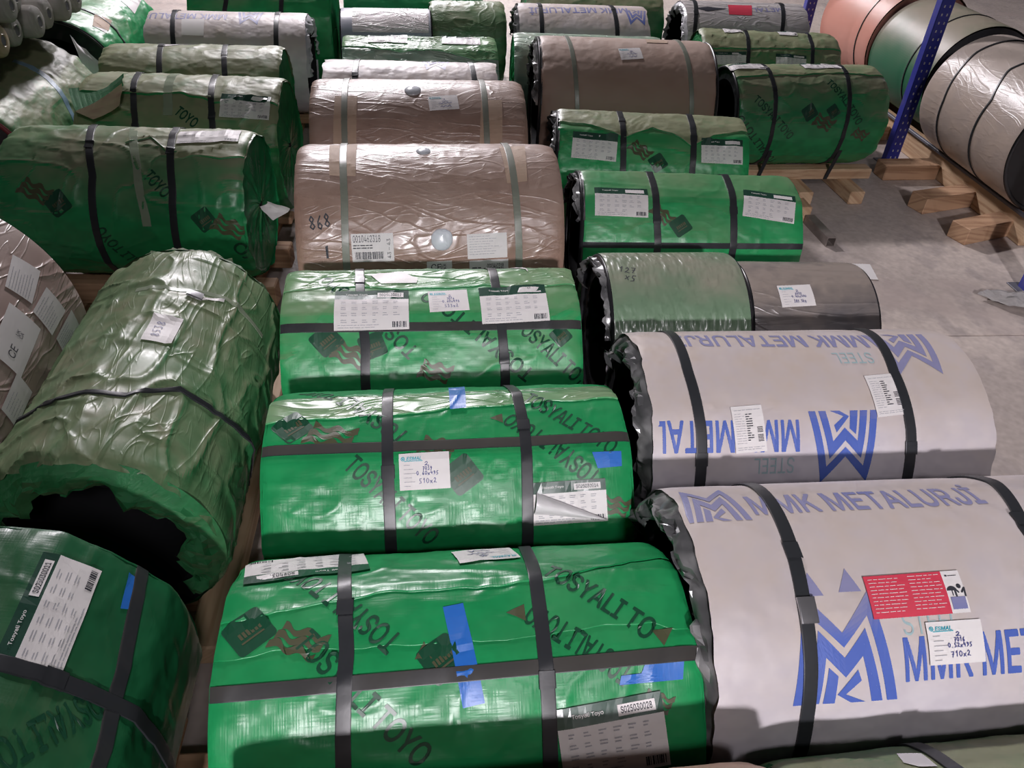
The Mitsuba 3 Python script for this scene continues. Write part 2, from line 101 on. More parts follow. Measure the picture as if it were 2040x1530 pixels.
M('brown', principled(dusty_fn((.235, .148, .112), (.33, .245, .205), .35, 1.15, .8, 4., (.26, .165, .125)), .38, .45, coat=.8, bump=film_bump, bscale=.003))
M('kraft', principled(dusty_fn((.30, .20, .155), (.37, .285, .24), .35, 1.15, .8, 3.), .55, .35, bump=paper_bump, bscale=.006))
M('white', principled(dusty_fn((.43, .405, .44), (.42, .36, .32), .1, 1.15, .85, 5., (.48, .455, .485)), .5, .4, bump=paper_bump, bscale=.007))
M('greypack', principled(dusty_fn((.36, .35, .36), (.42, .39, .37), .2, 1.1, .7, 5.), .4, .5, coat=.5, bump=film_bump, bscale=.008))
M('beige', principled(dusty_fn((.33, .27, .235), (.38, .33, .29), .2, 1.1, .8, 3., (.36, .29, .245)), .34, .5, coat=.7, bump=film_bump, bscale=.0018))
M('mauve', principled(dusty_fn((.34, .25, .22), (.40, .33, .30), .2, 1.1, .8, 3.), .28, .5, coat=.9, bump=film_bump, bscale=.006))
M('blueish', principled(dusty_fn((.27, .29, .35), (.40, .37, .38), .4, 1.2, .5, 5.), .28, .5, coat=.6))
M('filmw', principled(dusty_fn((.50, .46, .47), (.55, .50, .49), .2, 1.1, .6, 5.), .26, .5, coat=.8, bump=film_bump, bscale=.006))
M('sage', principled(dusty_fn((.115, .185, .115), (.25, .235, .185), .65, 1.25, .8, 6.), .30, .5, coat=.9, bump=lambda p, n, uv: fbm(uv.x*70, uv.y*26, 2.2, 2), bscale=.007))
M('slate', principled(dusty_fn((.06, .06, .068), (.23, .195, .17), .35, 1.1, 1.0, 6.), .34, .5, coat=.6, bump=film_bump, bscale=.004))
M('sheetgreen', principled(dusty_fn((.010, .12, .055), (.25, .22, .17), -.15, .7, 1.0, 1.5), .45, .4))
M('pink', principled(dusty_fn((.52, .235, .18), (.48, .33, .27), .1, 1.1, .7, 2.5), .45, .4))
M('clearfilm', principled(rgb(.75, .75, .74), .22, .6, coat=1.))
M('greyfilm', principled(proc(lambda p, n, uv: mix((.055, .056, .058), (.20, .20, .20), smoothstep(.4, .75, fbm(p.x*14, p.y*14, p.z*14, 3)))), .22, .6, coat=.8))
M('silver', principled(rgb(.42, .42, .44), .28, .6, coat=.7))
M('black', principled(rgb(.012, .012, .014), .30, .5, coat=.4))
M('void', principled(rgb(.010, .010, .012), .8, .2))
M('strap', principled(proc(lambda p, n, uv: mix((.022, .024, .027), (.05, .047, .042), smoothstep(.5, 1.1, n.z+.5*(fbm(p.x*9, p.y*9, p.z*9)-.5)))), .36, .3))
M('strapg', principled(rgb(.17, .185, .15), .36, .5))
M('tapeclear', principled(rgb(.20, .24, .17), .18, .6, coat=1.))
M('tapeb', principled(rgb(.16, .26, .33), .4, .5))
M('card', principled(proc(lambda p, n, uv: mix((.36, .26, .19), (.42, .31, .23), fbm(p.x*30, p.y*30, p.z*8))), .65, .3))
def wood_fn(a, b):
    def fn(p, n, uv):
        g = fbm(uv.x*3.+4*fbm(uv.x*2, uv.y*9, 0., 2), uv.y*70, uv.x*.7, 3)
        k = smoothstep(.03, .012, dr.abs(dr.sqrt(dr.square(fbm(uv.x*3, uv.y*4, 1., 2)-.5))))
        return mix(a, b, dr.clip(smoothstep(.35, .75, g)*.9 + .25*k*noise(uv.x*5, uv.y*9), 0, 1))
    return proc(fn)
M('wood', principled(wood_fn((.47, .33, .21), (.33, .20, .115)), .65, .3))
M('wooda', principled(wood_fn((.40, .25, .155), (.25, .14, .08)), .7, .25))
M('paper', principled(rgb(.60, .58, .57), .5, .35))
M('papert', principled(rgb(.56, .545, .55), .22, .6, coat=.9))
M('ink', principled(rgb(.03, .032, .04), .5, .3)); M('inkpen', principled(rgb(.045, .05, .17), .5, .3)); M('inkfaint', principled(rgb(.33, .33, .35), .5, .3))
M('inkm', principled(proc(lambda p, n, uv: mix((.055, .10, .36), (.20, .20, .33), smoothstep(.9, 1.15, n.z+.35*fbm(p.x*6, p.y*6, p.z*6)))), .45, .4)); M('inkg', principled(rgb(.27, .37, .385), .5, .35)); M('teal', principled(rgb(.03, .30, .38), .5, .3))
M('print', principled(rgb(.006, .050, .024), .36, .45)); M('printb', principled(rgb(.060, .062, .032), .4, .4))
M('header', principled(rgb(.014, .050, .033), .25, .5, coat=.5)); M('red', principled(rgb(.50, .045, .075), .4, .4)); M('tape', principled(rgb(.016, .115, .42), .38, .45, bump=tarp_bump, bscale=.006))
M('metal', principled(rgb(.55, .55, .57), .22, .5, metallic=.9)); M('steel', principled(proc(lambda p, n, uv: mix((.16, .13, .12), (.26, .23, .21), fbm(p.x*20, p.y*20, p.z*20))), .4, .5, metallic=.4))
M('puck', principled(rgb(.55, .58, .62), .2, .6, coat=1.))
M('post', principled(proc(lambda p, n, uv: mix((.030, .036, .26), (.055, .055, .22), smoothstep(.5, .8, fbm(p.x*25, p.y*25, p.z*7)))), .38, .5)); M('hole', principled(rgb(.42, .40, .45), .5, .3)); M('rackgrey', principled(rgb(.10, .10, .12), .5, .4))
M('roll', principled(dusty_fn((.37, .36, .33), (.43, .41, .38), .2, 1., .6, 9.), .32, .5, coat=.7, bump=film_bump, bscale=.006)); M('rolltan', principled(rgb(.33, .25, .16), .3, .5, coat=.8))
M('redrim', principled(rgb(.22, .035, .04), .5, .4))
M('wall', principled(rgb(.07, .07, .075), .8, .2)); M('ceiling', principled(rgb(.06, .06, .065), .8, .2)); M('lamphouse', principled(rgb(.3, .3, .3), .5, .4))
def floor_fn(p, n, uv):
    a = fbm(p.x*1.3, p.y*1.3, 0., 5); b = fbm(p.x*9, p.y*7, 3., 4); c = fbm(p.x*45, p.y*45, 5., 2)
    col = mix((.33, .285, .26), (.45, .39, .35), smoothstep(.3, .72, a))
    col = mix(col, (.27, .235, .225), smoothstep(.52, .74, b)*.55)
    col = col*(.86+.28*c)
    return mix(col, (.36, .30, .275), smoothstep(.62, .8, fbm(p.x*2.1+7, p.y*2.6, 1., 3))*.6)
M('floor', principled(proc(floor_fn), .55, .35, bump=lambda p, n, uv: fbm(p.x*60, p.y*60, 0., 2), bscale=.002))

# ------------------------------------------------------------------ scene helpers
def numbered(key):
    if key not in labels and not any(k == key or k.startswith(key+'__') for k in scene): return key
    i = 1
    while True:
        k = f'{key}_{i:03d}'
        if k not in labels and not any(q == k or q.startswith(k+'__') for q in scene): return k
        i += 1
_used = set()
def part(parent, name, mesh, mat, smooth=False, uv=None, label=None, kind=None):
    key = f'{parent}__{name}' if parent else name
    k, i = key, 0
    while k in _used or k in scene: i += 1; k = f'{key}_{i:03d}'
    _used.add(k)
    scene[k] = mikit.ply(mesh, 'm_'+mat, smooth=smooth, uv=uv)
    if label or kind:
        labels[k] = {}
        if label: labels[k]['label'] = label
        if kind: labels[k]['kind'] = kind
    return k
def thing(name, label, cat, group=None):
    k, i = name, 0
    while k in labels: i += 1; k = f'{name}_{i:03d}'
    labels[k] = {'label': label, 'category': cat}
    if group: labels[k]['group'] = group
    return k
def struct(name, mesh, mat):
    scene[name] = mikit.ply(mesh, 'm_'+mat, smooth=False); labels[name] = {'kind': 'structure', 'label': name.replace('_', ' ')}
def cbox(lo, hi, ch=.004, rotz=0., about=None):
    """a box with chamfered edges"""
    lo, hi = np.minimum(lo, hi).astype(float), np.maximum(lo, hi).astype(float); c, h = (lo+hi)/2, (hi-lo)/2; ch = min(ch, h.min()*.6); P = []
    for sx in (-1, 1):
        for sy in (-1, 1):
            for sz in (-1, 1):
                for a in range(3):
                    q = h-ch; q[a] = h[a]; P.append(c+np.array([sx, sy, sz])*q)
    m = trimesh.convex.convex_hull(np.array(P))
    if rotz: m.apply_transform(trimesh.transformations.rotation_matrix(rotz, [0, 0, 1], c if about is None else about))
    return m
def box_uv(m, axis, off=0.):
    """unmerged copy with uv along the grain axis"""
    m = trimesh.Trimesh(m.vertices[m.faces].reshape(-1, 3), np.arange(len(m.faces)*3).reshape(-1, 3), process=False)
    v = m.vertices; o = [i for i in range(3) if i != axis]
    return m, np.stack([v[:, axis]+off*3.7, v[:, o[0]]*.8+v[:, o[1]]+off], 1)
_wn = [0]
def plank(parent, name, lo, hi, axis, mat='wood', **k):
    _wn[0] += 1; m, uv = box_uv(cbox(lo, hi, .005, **k), axis, _wn[0]*1.37); return part(parent, name, m, mat, uv=uv)

# ------------------------------------------------------------------ coil: a surface R(s, phi) with everything that is stuck to it
class Coil:
    def __init__(self, key, cfg, items, style):
        x, y, z, W, yaw, R = cfg; self.key, self.W, self.R = key, W, R; self.st = style
        self.c = np.array([x, y, z]); t = math.radians(yaw); self.a = np.array([math.cos(t), math.sin(t), 0]); self.b = np.cross([0, 0, 1.], self.a)
        self.seed = style.get('seed', 1); self.items = items
        self.flaps = []
        for it in items:
            if it[0] == 'flap' and it[1] != 'x':
                q = sorted(it[2]); self.flaps.append(([a for a, _ in q], np.radians([b for _, b in q]), math.radians(it[3]), it[4].get('off', .005), bool(it[4].get('sr')), 0. if it[4].get('fold') else .55))
        self.pinch = [np.mean([q[0] for q in it[1]]) for it in items if it[0] == 'ring']
    def disp(self, s, ph):
        st = self.st; R = self.R; v = R*ph; sd = self.seed*7.31
        P = np.stack([s*2.2, v*4.5, np.full_like(s, sd)], -1)
        d = (meshkit.fbm(P, 3, 3)-.5)*2*st.get('soft', .004)
        if st.get('ridge', 0):
            P = np.stack([s*3.2+.6*v, v*9+.7*s, np.full_like(s, sd+3)], -1); n = meshkit.fbm(P, 2, 11)
            d += st['ridge']*np.clip(1-np.abs(2*n-1)*5., 0, 1)**2
            P = np.stack([s*9-1.5*v, v*7, np.full_like(s, sd+5)], -1); n = meshkit.fbm(P, 2, 17)
            d += .6*st['ridge']*np.clip(1-np.abs(2*n-1)*6., 0, 1)**2
        if st.get('circ', 0):     # folds that run round the coil
            P = np.stack([s*16, v*2.2, np.full_like(s, sd+8)], -1); d += (meshkit.fbm(P, 2, 23)-.5)*2*st['circ']
        for p in self.pinch: d -= st.get('pinch', .002)*np.exp(-((s-p)/.035)**2)
        if st.get('flat', 0):     # tarpaulin drawn over corner boards: slightly many-sided
            f = np.cos((((ph+st.get('fo', .3)) % (2*np.pi/st['n']))-np.pi/st['n']))
            d += st['flat']*(1/np.maximum(f, .5)*math.cos(math.pi/st['n'])-1)*R*.5
        e = self.W/2-np.abs(s)
        d -= st.get('round', .012)*np.exp(-np.maximum(e, 0)/.016)
        if st.get('gather', 0):
            P = np.stack([np.sign(s)*4., v*26, np.full_like(s, sd+9)], -1); d += st['gather']*(meshkit.noise(P, 5)-.5)*np.exp(-np.maximum(e, 0)/.05)
        return d
    def pt(self, s, ph, off=0., out=None):
        s, ph = np.asarray(s, float), np.asarray(ph, float); sc = np.clip(s, -self.W/2, self.W/2); r = self.R+self.disp(sc, ph)+off
        return self.c + s[..., None]*self.a + (r*-np.cos(ph))[..., None]*self.b + (r*np.sin(ph))[..., None]*np.array([0, 0, 1.])
    def over(self, s, ph):
        """how far the loose top sheets lift whatever lies on them"""
        e = np.zeros_like(np.asarray(s, float))
        for xs, ys, top, off, sr, kp in self.flaps:
            lo = np.interp(s, xs, ys); t = np.clip((ph-lo+.03)/np.maximum(top-lo, .05), 0, 1) if kp else ((ph-lo > -.03) & (ph-lo < .35))*1.; e = np.maximum(e, np.where((t > 0) & ((s > xs[0]) if sr else True), off*1.2*np.maximum(np.exp(-np.maximum(ph-lo, 0)*self.R/.018), kp)+.0007, 0))
        return e
    def grid(self, S, PH, off=0., name='wrapper', mat='green', uvo=None, label=None, jit=None):
        P = self.pt(S, PH, off) if jit is None else self.pt(S, PH, off)+jit
        n, m = S.shape; i = np.arange(n*m).reshape(n, m)
        F = np.concatenate([np.stack([i[:-1, :-1], i[1:, :-1], i[1:, 1:]], -1).reshape(-1, 3), np.stack([i[:-1, :-1], i[1:, 1:], i[:-1, 1:]], -1).reshape(-1, 3)])
        uv = np.stack([S.ravel()+self.seed*1.9, (PH*self.R).ravel()+self.seed*.77], 1)
        return part(self.key, name, (P.reshape(-1, 3), F), mat, smooth=True, uv=uv, label=label)
    def build(self):
        st = self.st; q = st.get('res', 1.); ns, npn = int(70*q)+8, int(150*q)+16
        e = np.array([0, .004, .010, .02, .035, .055]); mid = np.linspace(-self.W/2+.075, self.W/2-.075, ns)
        s = np.concatenate([-self.W/2+e, mid, self.W/2-e[::-1]]); ph = np.linspace(-math.pi/2, 1.5*math.pi, npn)
        S, PH = np.meshgrid(s, ph, indexing='ij')
        if st.get('ragged', 0):   # uneven rim of the wrapping
            for sgn in (-1, 1):
                rag = st['ragged']*(meshkit.fbm(np.stack([ph*5, np.full_like(ph, sgn*3.), np.full_like(ph, self.seed)], -1), 3, 31)-.35)
                i = 0 if sgn < 0 else -1; rag[-1] = rag[0]; S[i] += sgn*rag
        self.grid(S, PH, 0., 'wrapper', st['mat'])
        for sgn in (-1, 1): self.end(sgn, st.get('endl' if sgn < 0 else 'endr', st.get('end', 'black')), q)
        for it in self.items: self.item(it)
    def end(self, sgn, kind, q):
        """end face: rim, crumpled cover and the dark core hole"""
        R, W, npn = self.R, self.W, int(110*q)+16; ph = np.linspace(-math.pi/2, 1.5*math.pi, npn); core = min(.25, R*.72) if kind != 'green' else .02
        rr = np.linspace(1, 0, 8); rim = R-.014; rad = core+(rim-core)*rr
        RR, PH = np.meshgrid(rad, ph, indexing='ij'); amp = {'black': .004, 'dark': .006, 'green': .014, 'film': .014, 'paper': .008}.get(kind, .005)
        n = (meshkit.fbm(np.stack([PH*7+.5*RR*20, RR*9, np.full_like(RR, self.seed*3.3+sgn)], -1), 3, 41)-.5)*2*amp*np.sin(np.clip((rim-RR)/(rim-core), 0, 1)*math.pi*.5+.25)
        n[:, -1] = n[:, 0]
        X = sgn*(W/2-.006)+sgn*n
        P = self.c+X[..., None]*self.a+(RR*-np.cos(PH))[..., None]*self.b+(RR*np.sin(PH))[..., None]*np.array([0, 0, 1.])
        def g2(P, name, mat, label=None, smooth=True):
            k, m = P.shape[:2]; i = np.arange(k*m).reshape(k, m)
            F = np.concatenate([np.stack([i[:-1, :-1], i[1:, :-1], i[1:, 1:]], -1).reshape(-1, 3), np.stack([i[:-1, :-1], i[1:, 1:], i[:-1, 1:]], -1).reshape(-1, 3)])
            return part(self.key, name, (P.reshape(-1, 3), F), mat, smooth=smooth, uv=np.stack([i.ravel()/m, i.ravel() % m/m], 1) if smooth is True else None, label=label)
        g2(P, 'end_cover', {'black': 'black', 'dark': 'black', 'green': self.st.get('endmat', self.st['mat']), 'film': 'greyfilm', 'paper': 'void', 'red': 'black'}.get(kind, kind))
        d = np.array([0, .03, .12, .30]); D, PH2 = np.meshgrid(d, ph, indexing='ij'); Rc = np.where(D == 0, core, core-.002); X = sgn*(W/2-.006-D); X = np.where(D == 0, sgn*(W/2-.004), X)
        P = self.c+X[..., None]*self.a+(Rc*-np.cos(PH2))[..., None]*self.b+(Rc*np.sin(PH2))[..., None]*np.array([0, 0, 1.])
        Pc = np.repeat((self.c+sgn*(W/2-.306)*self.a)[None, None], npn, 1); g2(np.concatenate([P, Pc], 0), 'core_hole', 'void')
        if kind in ('black', 'dark', 'red'):    # edge protector ring: a rounded lip
            th = np.linspace(0, 2*math.pi, 9); TH, PH3 = np.meshgrid(th, ph, indexing='ij'); r = R-.016+.011*np.cos(TH); X = sgn*(W/2+.002+.010*np.sin(TH))
            P = self.c+X[..., None]*self.a+(r*-np.cos(PH3))[..., None]*self.b+(r*np.sin(PH3))[..., None]*np.array([0, 0, 1.]); g2(P, 'edge_ring', 'redrim' if kind == 'red' else 'black')
        fl = self.st.get('flapl' if sgn < 0 else 'flapr')
        if fl:                           # crumpled film turned in over the rim
            mat, length, p0, p1 = fl; npn = 64; ph = np.linspace(math.radians(p0), math.radians(p1), npn); t = np.linspace(0, 1, 8); Tt, PH4 = np.meshgrid(t, ph, indexing='ij')
            z = meshkit.fbm(np.stack([PH4*4, Tt*0, np.full_like(Tt, self.seed+5.)], -1), 3, 51); L = length*(.45+1.1*z)
            zz = (meshkit.fbm(np.stack([PH4*9, Tt*4.5, np.full_like(Tt, self.seed+2.)], -1), 3, 53)-.5)
            r = R-.004-L*Tt*.75+zz*.07*Tt; X = sgn*(W/2-.01+.035*np.sin(Tt*2.3)*(0.6+z)+zz*.075*Tt)
            P = self.c+X[..., None]*self.a+(r*-np.cos(PH4))[..., None]*self.b+(r*np.sin(PH4))[..., None]*np.array([0, 0, 1.]); g2(P, 'end_flap', mat, smooth=25)
    # ---- stuck-on things
    def strip(self, s, ph, w, along_s, off, th, name, mat, label=None):
        s, ph = np.asarray(s, float), np.asarray(ph, float); hw = w/2; off = off+np.convolve(np.pad(self.over(s, ph), 3, mode='edge'), np.ones(7)/7, 'valid')*.8
        ds, dp = (np.zeros_like(s), np.full_like(s, hw/self.R)) if along_s else (np.full_like(s, hw), np.zeros_like(s))
        ring = [self.pt(s-ds, ph-dp, off-.003), self.pt(s-ds, ph-dp, off+th*.6), self.pt(s-ds*.85, ph-dp*.85, off+th), self.pt(s+ds*.85, ph+dp*.85, off+th), self.pt(s+ds, ph+dp, off+th*.6), self.pt(s+ds, ph+dp, off-.003)]
        P = np.stack(ring, 1); n, m = P.shape[:2]; i = np.arange(n*m).reshape(n, m)
        F = np.concatenate([np.stack([i[:-1, :-1], i[1:, :-1], i[1:, 1:]], -1).reshape(-1, 3), np.stack([i[:-1, :-1], i[1:, 1:], i[:-1, 1:]], -1).reshape(-1, 3)])
        return part(self.key, name, (P.reshape(-1, 3), F), mat, smooth=35, label=label)
    def flatmesh(self, V, F, s0, v0, rot, off, name, mat, parent=None, label=None, bump=None):
        c, s = math.cos(rot), math.sin(rot); S = s0+V[:, 0]*c-V[:, 1]*s; v = v0+V[:, 0]*s+V[:, 1]*c
        o = off if bump is None else off+bump
        o = o+self.over(S, v/self.R)
        return part(parent or self.key, name, (self.pt(S, v/self.R, o), F), mat, smooth=False, uv=np.stack([S, v], 1), label=label)
    def item(self, it):
        k = it[0]
        if k == 'ring':
            pts = sorted(it[1], key=lambda q: q[1]); ph = np.radians(np.linspace(-85, 258, 100)); s = np.interp(ph, np.radians([q[1] for q in pts]), [q[0] for q in pts]); w, m = it[2], it[3]
            nm = {'tapeclear': 'clear_tape', 'tapeb': 'blue_tape'}.get(m, 'strap'); tape = m.startswith('tape')
            if tape: a = np.radians([min(q[1] for q in pts)-8, max(q[1] for q in pts)+25]); ph = np.linspace(*a, 50); s = np.interp(ph, np.radians([q[1] for q in pts]), [q[0] for q in pts])
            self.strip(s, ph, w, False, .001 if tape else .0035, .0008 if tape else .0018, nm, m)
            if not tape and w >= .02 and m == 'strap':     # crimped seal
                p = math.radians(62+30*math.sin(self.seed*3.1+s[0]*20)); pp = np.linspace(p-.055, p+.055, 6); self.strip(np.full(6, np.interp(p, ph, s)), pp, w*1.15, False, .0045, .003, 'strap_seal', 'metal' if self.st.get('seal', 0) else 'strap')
        elif k == 'ax':
            pts = sorted(it[1]); s = np.linspace(-self.W/2+.002, self.W/2-.002, 60); ph = np.interp(s, [q[0] for q in pts], np.radians([q[1] for q in pts])); self.strip(s, ph, it[2], True, .0025, .0012, 'cross_strap', 'strap')
        elif k == 'buckle':
            p = math.radians(it[2]); pp = np.linspace(p-.075, p+.075, 8); b = self.strip(np.full(8, it[1]), pp, .038, False, .006, .004, 'buckle', 'metal', label='shiny metal strap buckle')
        elif k == 'puck':
            m = trimesh.creation.icosphere(3, it[3]); v = m.vertices; v[:, 2] *= .35; v[:] += .08*it[3]*(meshkit.noise(v*60, 3)-.5)[:, None]
            p = math.radians(it[2]); n = -math.cos(p)*self.b+math.sin(p)*np.array([0, 0, 1.]); u = self.a; w = np.cross(n, u); o = self.pt(np.array([it[1]]), np.array([p]), 0.)[0]
            m.vertices = o+v[:, :1]*u+v[:, 1:2]*w+v[:, 2:]*n; part(self.key, 'film_knot', m, 'puck', smooth=True, label='bulging knot of clear film')
        elif k == 'flap':
            mat, pts, top, o = it[1], sorted(it[2]), it[3], it[4]; n = 90; s0, s1 = (-self.W/2+.001, self.W/2-.001) if not o.get('sr') else (pts[0][0], self.W/2-.001)
            s = np.linspace(s0, s1, n); lo = np.radians(np.interp(s, [q[0] for q in pts], [q[1] for q in pts])); lo += (meshkit.fbm(np.stack([s*14, s*0, s*0+self.seed], -1), 3, 61)-.5)*.05
            t = np.concatenate([[0, .012, .03, .06, .1], np.linspace(.16, 1, 22)]); S, Tt = np.meshgrid(s, t, indexing='ij'); PH = lo[:, None]+(math.radians(top)-lo[:, None] if not o.get('fold') else .35)*Tt
            off = o.get('off', .005); ar = (PH-lo[:, None])*self.R; lift = off*np.maximum(np.exp(-ar/.018), 0. if o.get('fold') else .55)*np.where(Tt > .9, (1-Tt)/.1, 1)+.0006
            lift = lift+.7*off*(meshkit.fbm(np.stack([S*9, PH*6, S*0+self.seed], -1), 2, 63)-.3)*np.exp(-ar/.03)
            lift[:, 0] = np.minimum(lift[:, 0], .0015)
            self.grid(S, PH, lift, 'wrapper_flap', mat)
        elif k == 'quad':
            mat, name, pts = it[1:]; pg = Polygon(pts).buffer(0); V, F = tri(pg, .022); self.flatmesh(V, F, 0, 0, 0, .0022 if mat != 'card' else .0032, name, mat)
        elif k == 'txt':
            t, (s0, v0, s1, v1), h, mat, o = it[1:]; L = math.hypot(s1-s0, v1-v0); rot = math.atan2(v1-v0, s1-s0)
            if o.get('hand'): V, F = handwriting(t, h, L)
            else:
                V, F = textmesh(t, mat != 'inkg'); V = V.copy(); V[:, 0] *= L/V[:, 0].max(); V[:, 1] *= h
                V, F = subdiv(V, F, .03)
            S = s0+V[:, 0]*math.cos(rot)-V[:, 1]*math.sin(rot); F = F[(np.abs(S) < self.W/2-.004)[F].all(1)]
            if len(F): self.flatmesh(V, F, s0, v0, rot, .0012, 'printed_lettering' if not o.get('hand') else 'handwriting', mat)
        elif k == 'em':
            kind, s0, v0, size, rot, mat = it[1:]; 
            for pg, m2 in emblem(kind, mat):
                from shapely import affinity
                pg = affinity.rotate(affinity.scale(pg, size, size, origin=(0, 0)), rot, origin=(0, 0)); pg = affinity.translate(pg, s0, v0).intersection(sbox(-self.W/2+.004, -9, self.W/2-.004, 9))
                if pg.is_empty: continue
                V, F = tri(pg, .03); self.flatmesh(V, F, 0, 0, 0, .0012 if m2 == mat else .0018, 'printed_emblem', m2)
        elif k == 'lab': self.label(*it[1:])
    def label(self, kind, s0, v0, w, h, rot, o):
        rot = math.radians(rot) if abs(rot) < 25 or abs(rot) > 60 else math.radians(rot); base = .0034 if not o.get('over') else .0072; rnd = random.Random(int(s0*1000)+int(v0*777)+self.seed)
        def sheet(x0, x1, y0, y1, mat, name, off, parent=None, label=None):
            nx, ny = max(2, int((x1-x0)/.014)), max(2, int((y1-y0)/.014)); X, Y = np.meshgrid(np.linspace(x0, x1, nx), np.linspace(y0, y1, ny), indexing='ij'); i = np.arange(nx*ny).reshape(nx, ny)
            F = np.concatenate([np.stack([i[:-1, :-1], i[1:, :-1], i[1:, 1:]], -1).reshape(-1, 3), np.stack([i[:-1, :-1], i[1:, 1:], i[:-1, 1:]], -1).reshape(-1, 3)])
            V = np.stack([X.ravel(), Y.ravel()], 1); wv = .0011*(meshkit.fbm(np.stack([V[:, 0]*14+s0*9, V[:, 1]*14, V[:, 0]*0+self.seed], -1), 2, 71))
            return self.flatmesh(V, F, s0, v0, rot, off, name, mat, parent, label, bump=wv)
        def put(polys, mat, name, parent, off=.0012):
            pg = unary_union(polys); V, F = tri(pg, .02); wv = .0011*(meshkit.fbm(np.stack([V[:, 0]*14+s0*9, V[:, 1]*14, V[:, 0]*0+self.seed], -1), 2, 71)); self.flatmesh(V, F, s0, v0, rot, base+off, name, mat, parent, None, bump=wv)
        def text(t, x, y, hh, mat, name, parent, bold=True, width=None, turn=0):
            V, F = textmesh(t, bold); V = V*hh
            if width: V[:, 0] *= width/V[:, 0].max()
            if turn: V = np.stack([-V[:, 1], V[:, 0]], 1)
            V = V+[x, y]; V, F = subdiv(V, F, .02); wv = .0011*(meshkit.fbm(np.stack([V[:, 0]*14+s0*9, V[:, 1]*14, V[:, 0]*0+self.seed], -1), 2, 71)); self.flatmesh(V, F, s0, v0, rot, base+.0012, name, mat, parent, None, bump=wv)
        def lines(x0, x1, ys, hh, frac=1.):
            out = []
            for y in ys:
                x = x0
                while x < x0+(x1-x0)*frac*rnd.uniform(.75, 1):
                    L = rnd.uniform(.006, .02); out.append(sbox(x, y, min(x+L, x1), y+hh)); x += L+.003
            return out
        def barcode(x0, x1, y0, y1):
            out, x = [], x0
            while x < x1: L = rnd.choice([.0014, .0024, .0035]); out.append(sbox(x, y0, min(x+L, x1), y1)); x += L+rnd.choice([.0013, .002, .003])
            return out
        X, Y = w/2, h/2
        if kind == 'mill':
            top = Y-h*.27 if not o.get('plain') else Y
            k = sheet(-X, X, -Y, top, 'paper', 'mill_label', base, label='white printed mill label')
            if not o.get('plain'):
                sheet(-X, X, top, Y, 'header', 'header_band', base, k); V = sheet(X*.15, X*.86, top+h*.045, Y-h*.075, 'paper', 'number_box', base+.0008, k)
                if o.get('num'): text(o['num'], X*.2, top+h*.08, h*.085, 'ink', 'number', k, True, X*.6)
                text('Tosyali Toyo', -X*.72, Y-h*.15, h*.05, 'paper', 'header_lettering', k, True, X*.6)
            cells = []
            for cx in range(6):
                for cy in range(4):
                    x0 = -X*.82+cx*X*.28; y0 = top-h*.09-cy*h*.145
                    if cy == 3 and cx > 3: continue
                    for j in range(2): cells.append(sbox(x0, y0-j*h*.045, x0+X*rnd.uniform(.08, .17), y0-j*h*.045+h*.018))
            put(cells, 'inkfaint', 'fine_print', k); put(lines(-X*.9, X*.2, [-Y+h*.05, -Y+h*.10], .0022), 'inkfaint', 'fine_print', k)
            put(barcode(X*.55, X*.93, -Y+h*.05, -Y+h*.17), 'ink', 'barcode', k)
            if o.get('torn'):     # the upper film of the label, torn loose and folded over
                n = 26; t = np.linspace(0, 1, n); a0 = np.stack([-X*.85+t*X*1.82, Y*.55-t*Y*1.45], 1); a1 = np.stack([-X*.95+t*X*1.94, -Y*.42-t*Y*.50], 1); m = 9; U = np.linspace(0, 1, m)[None, :, None]; V = (a0[:, None]*(1-U)+a1[:, None]*U).reshape(-1, 2)
                Uf = np.repeat(np.linspace(0, 1, m)[None], n, 0).ravel(); Tf = np.repeat(t[:, None], m, 1).ravel(); lift = .004+.022*np.sin(Uf*math.pi)**.8*(1-Tf*.75)+.004*meshkit.fbm(np.stack([Tf*9, Uf*5, Uf*0], -1), 2, 5); i = np.arange(n*m).reshape(n, m)
                F = np.concatenate([np.stack([i[:-1, :-1], i[1:, :-1], i[1:, 1:]], -1).reshape(-1, 3), np.stack([i[:-1, :-1], i[1:, 1:], i[:-1, 1:]], -1).reshape(-1, 3)])
                c, s = math.cos(rot), math.sin(rot); S = s0+V[:, 0]*c-V[:, 1]*s; v = v0+V[:, 0]*s+V[:, 1]*c
                part(k, 'torn_sheet', (self.pt(S, v/self.R, base+lift+self.over(S, v/self.R)), F), 'papert', smooth=True, label='loose torn sheet of the label')
        elif kind == 'esmal':
            k = sheet(-X, X, -Y, Y, 'paper', 'paper_note', base, label='white note with blue handwriting')
            y = Y-h*.19; cx = -X*.84; circ = Polygon([(cx+h*.055*math.cos(a), y+h*.03+h*.055*math.sin(a)) for a in np.linspace(0, 6.28, 18)[:-1]]); put([circ.difference(circ.buffer(-h*.018)), circ.buffer(-h*.032), sbox(cx+h*.03, y-h*.045, cx+X*.78, y-h*.028)], 'teal', 'logo_mark', k)
            V, F = textmesh('ESMAL', True); V = V*h*.085; V[:, 0] *= X*.62/V[:, 0].max(); V[:, 0] += V[:, 1]*.25; V = V+[cx+h*.08, y-h*.012]; self.flatmesh(V, F, s0, v0, rot, base+.0012+.0006, 'logo_lettering', 'teal', k)
            put([sbox(-X*.82, Y-h*(.34+.112*j), -X*.82+X*(.25+.12*((j*37) % 5)/2), Y-h*(.34+.112*j)+.0016) for j in range(6)], 'inkfaint', 'form_lines', k)
            hs = [(.12, .36, .10), (.20, .48, .10), (.44, .61, .10), (.36, .83, .13)]
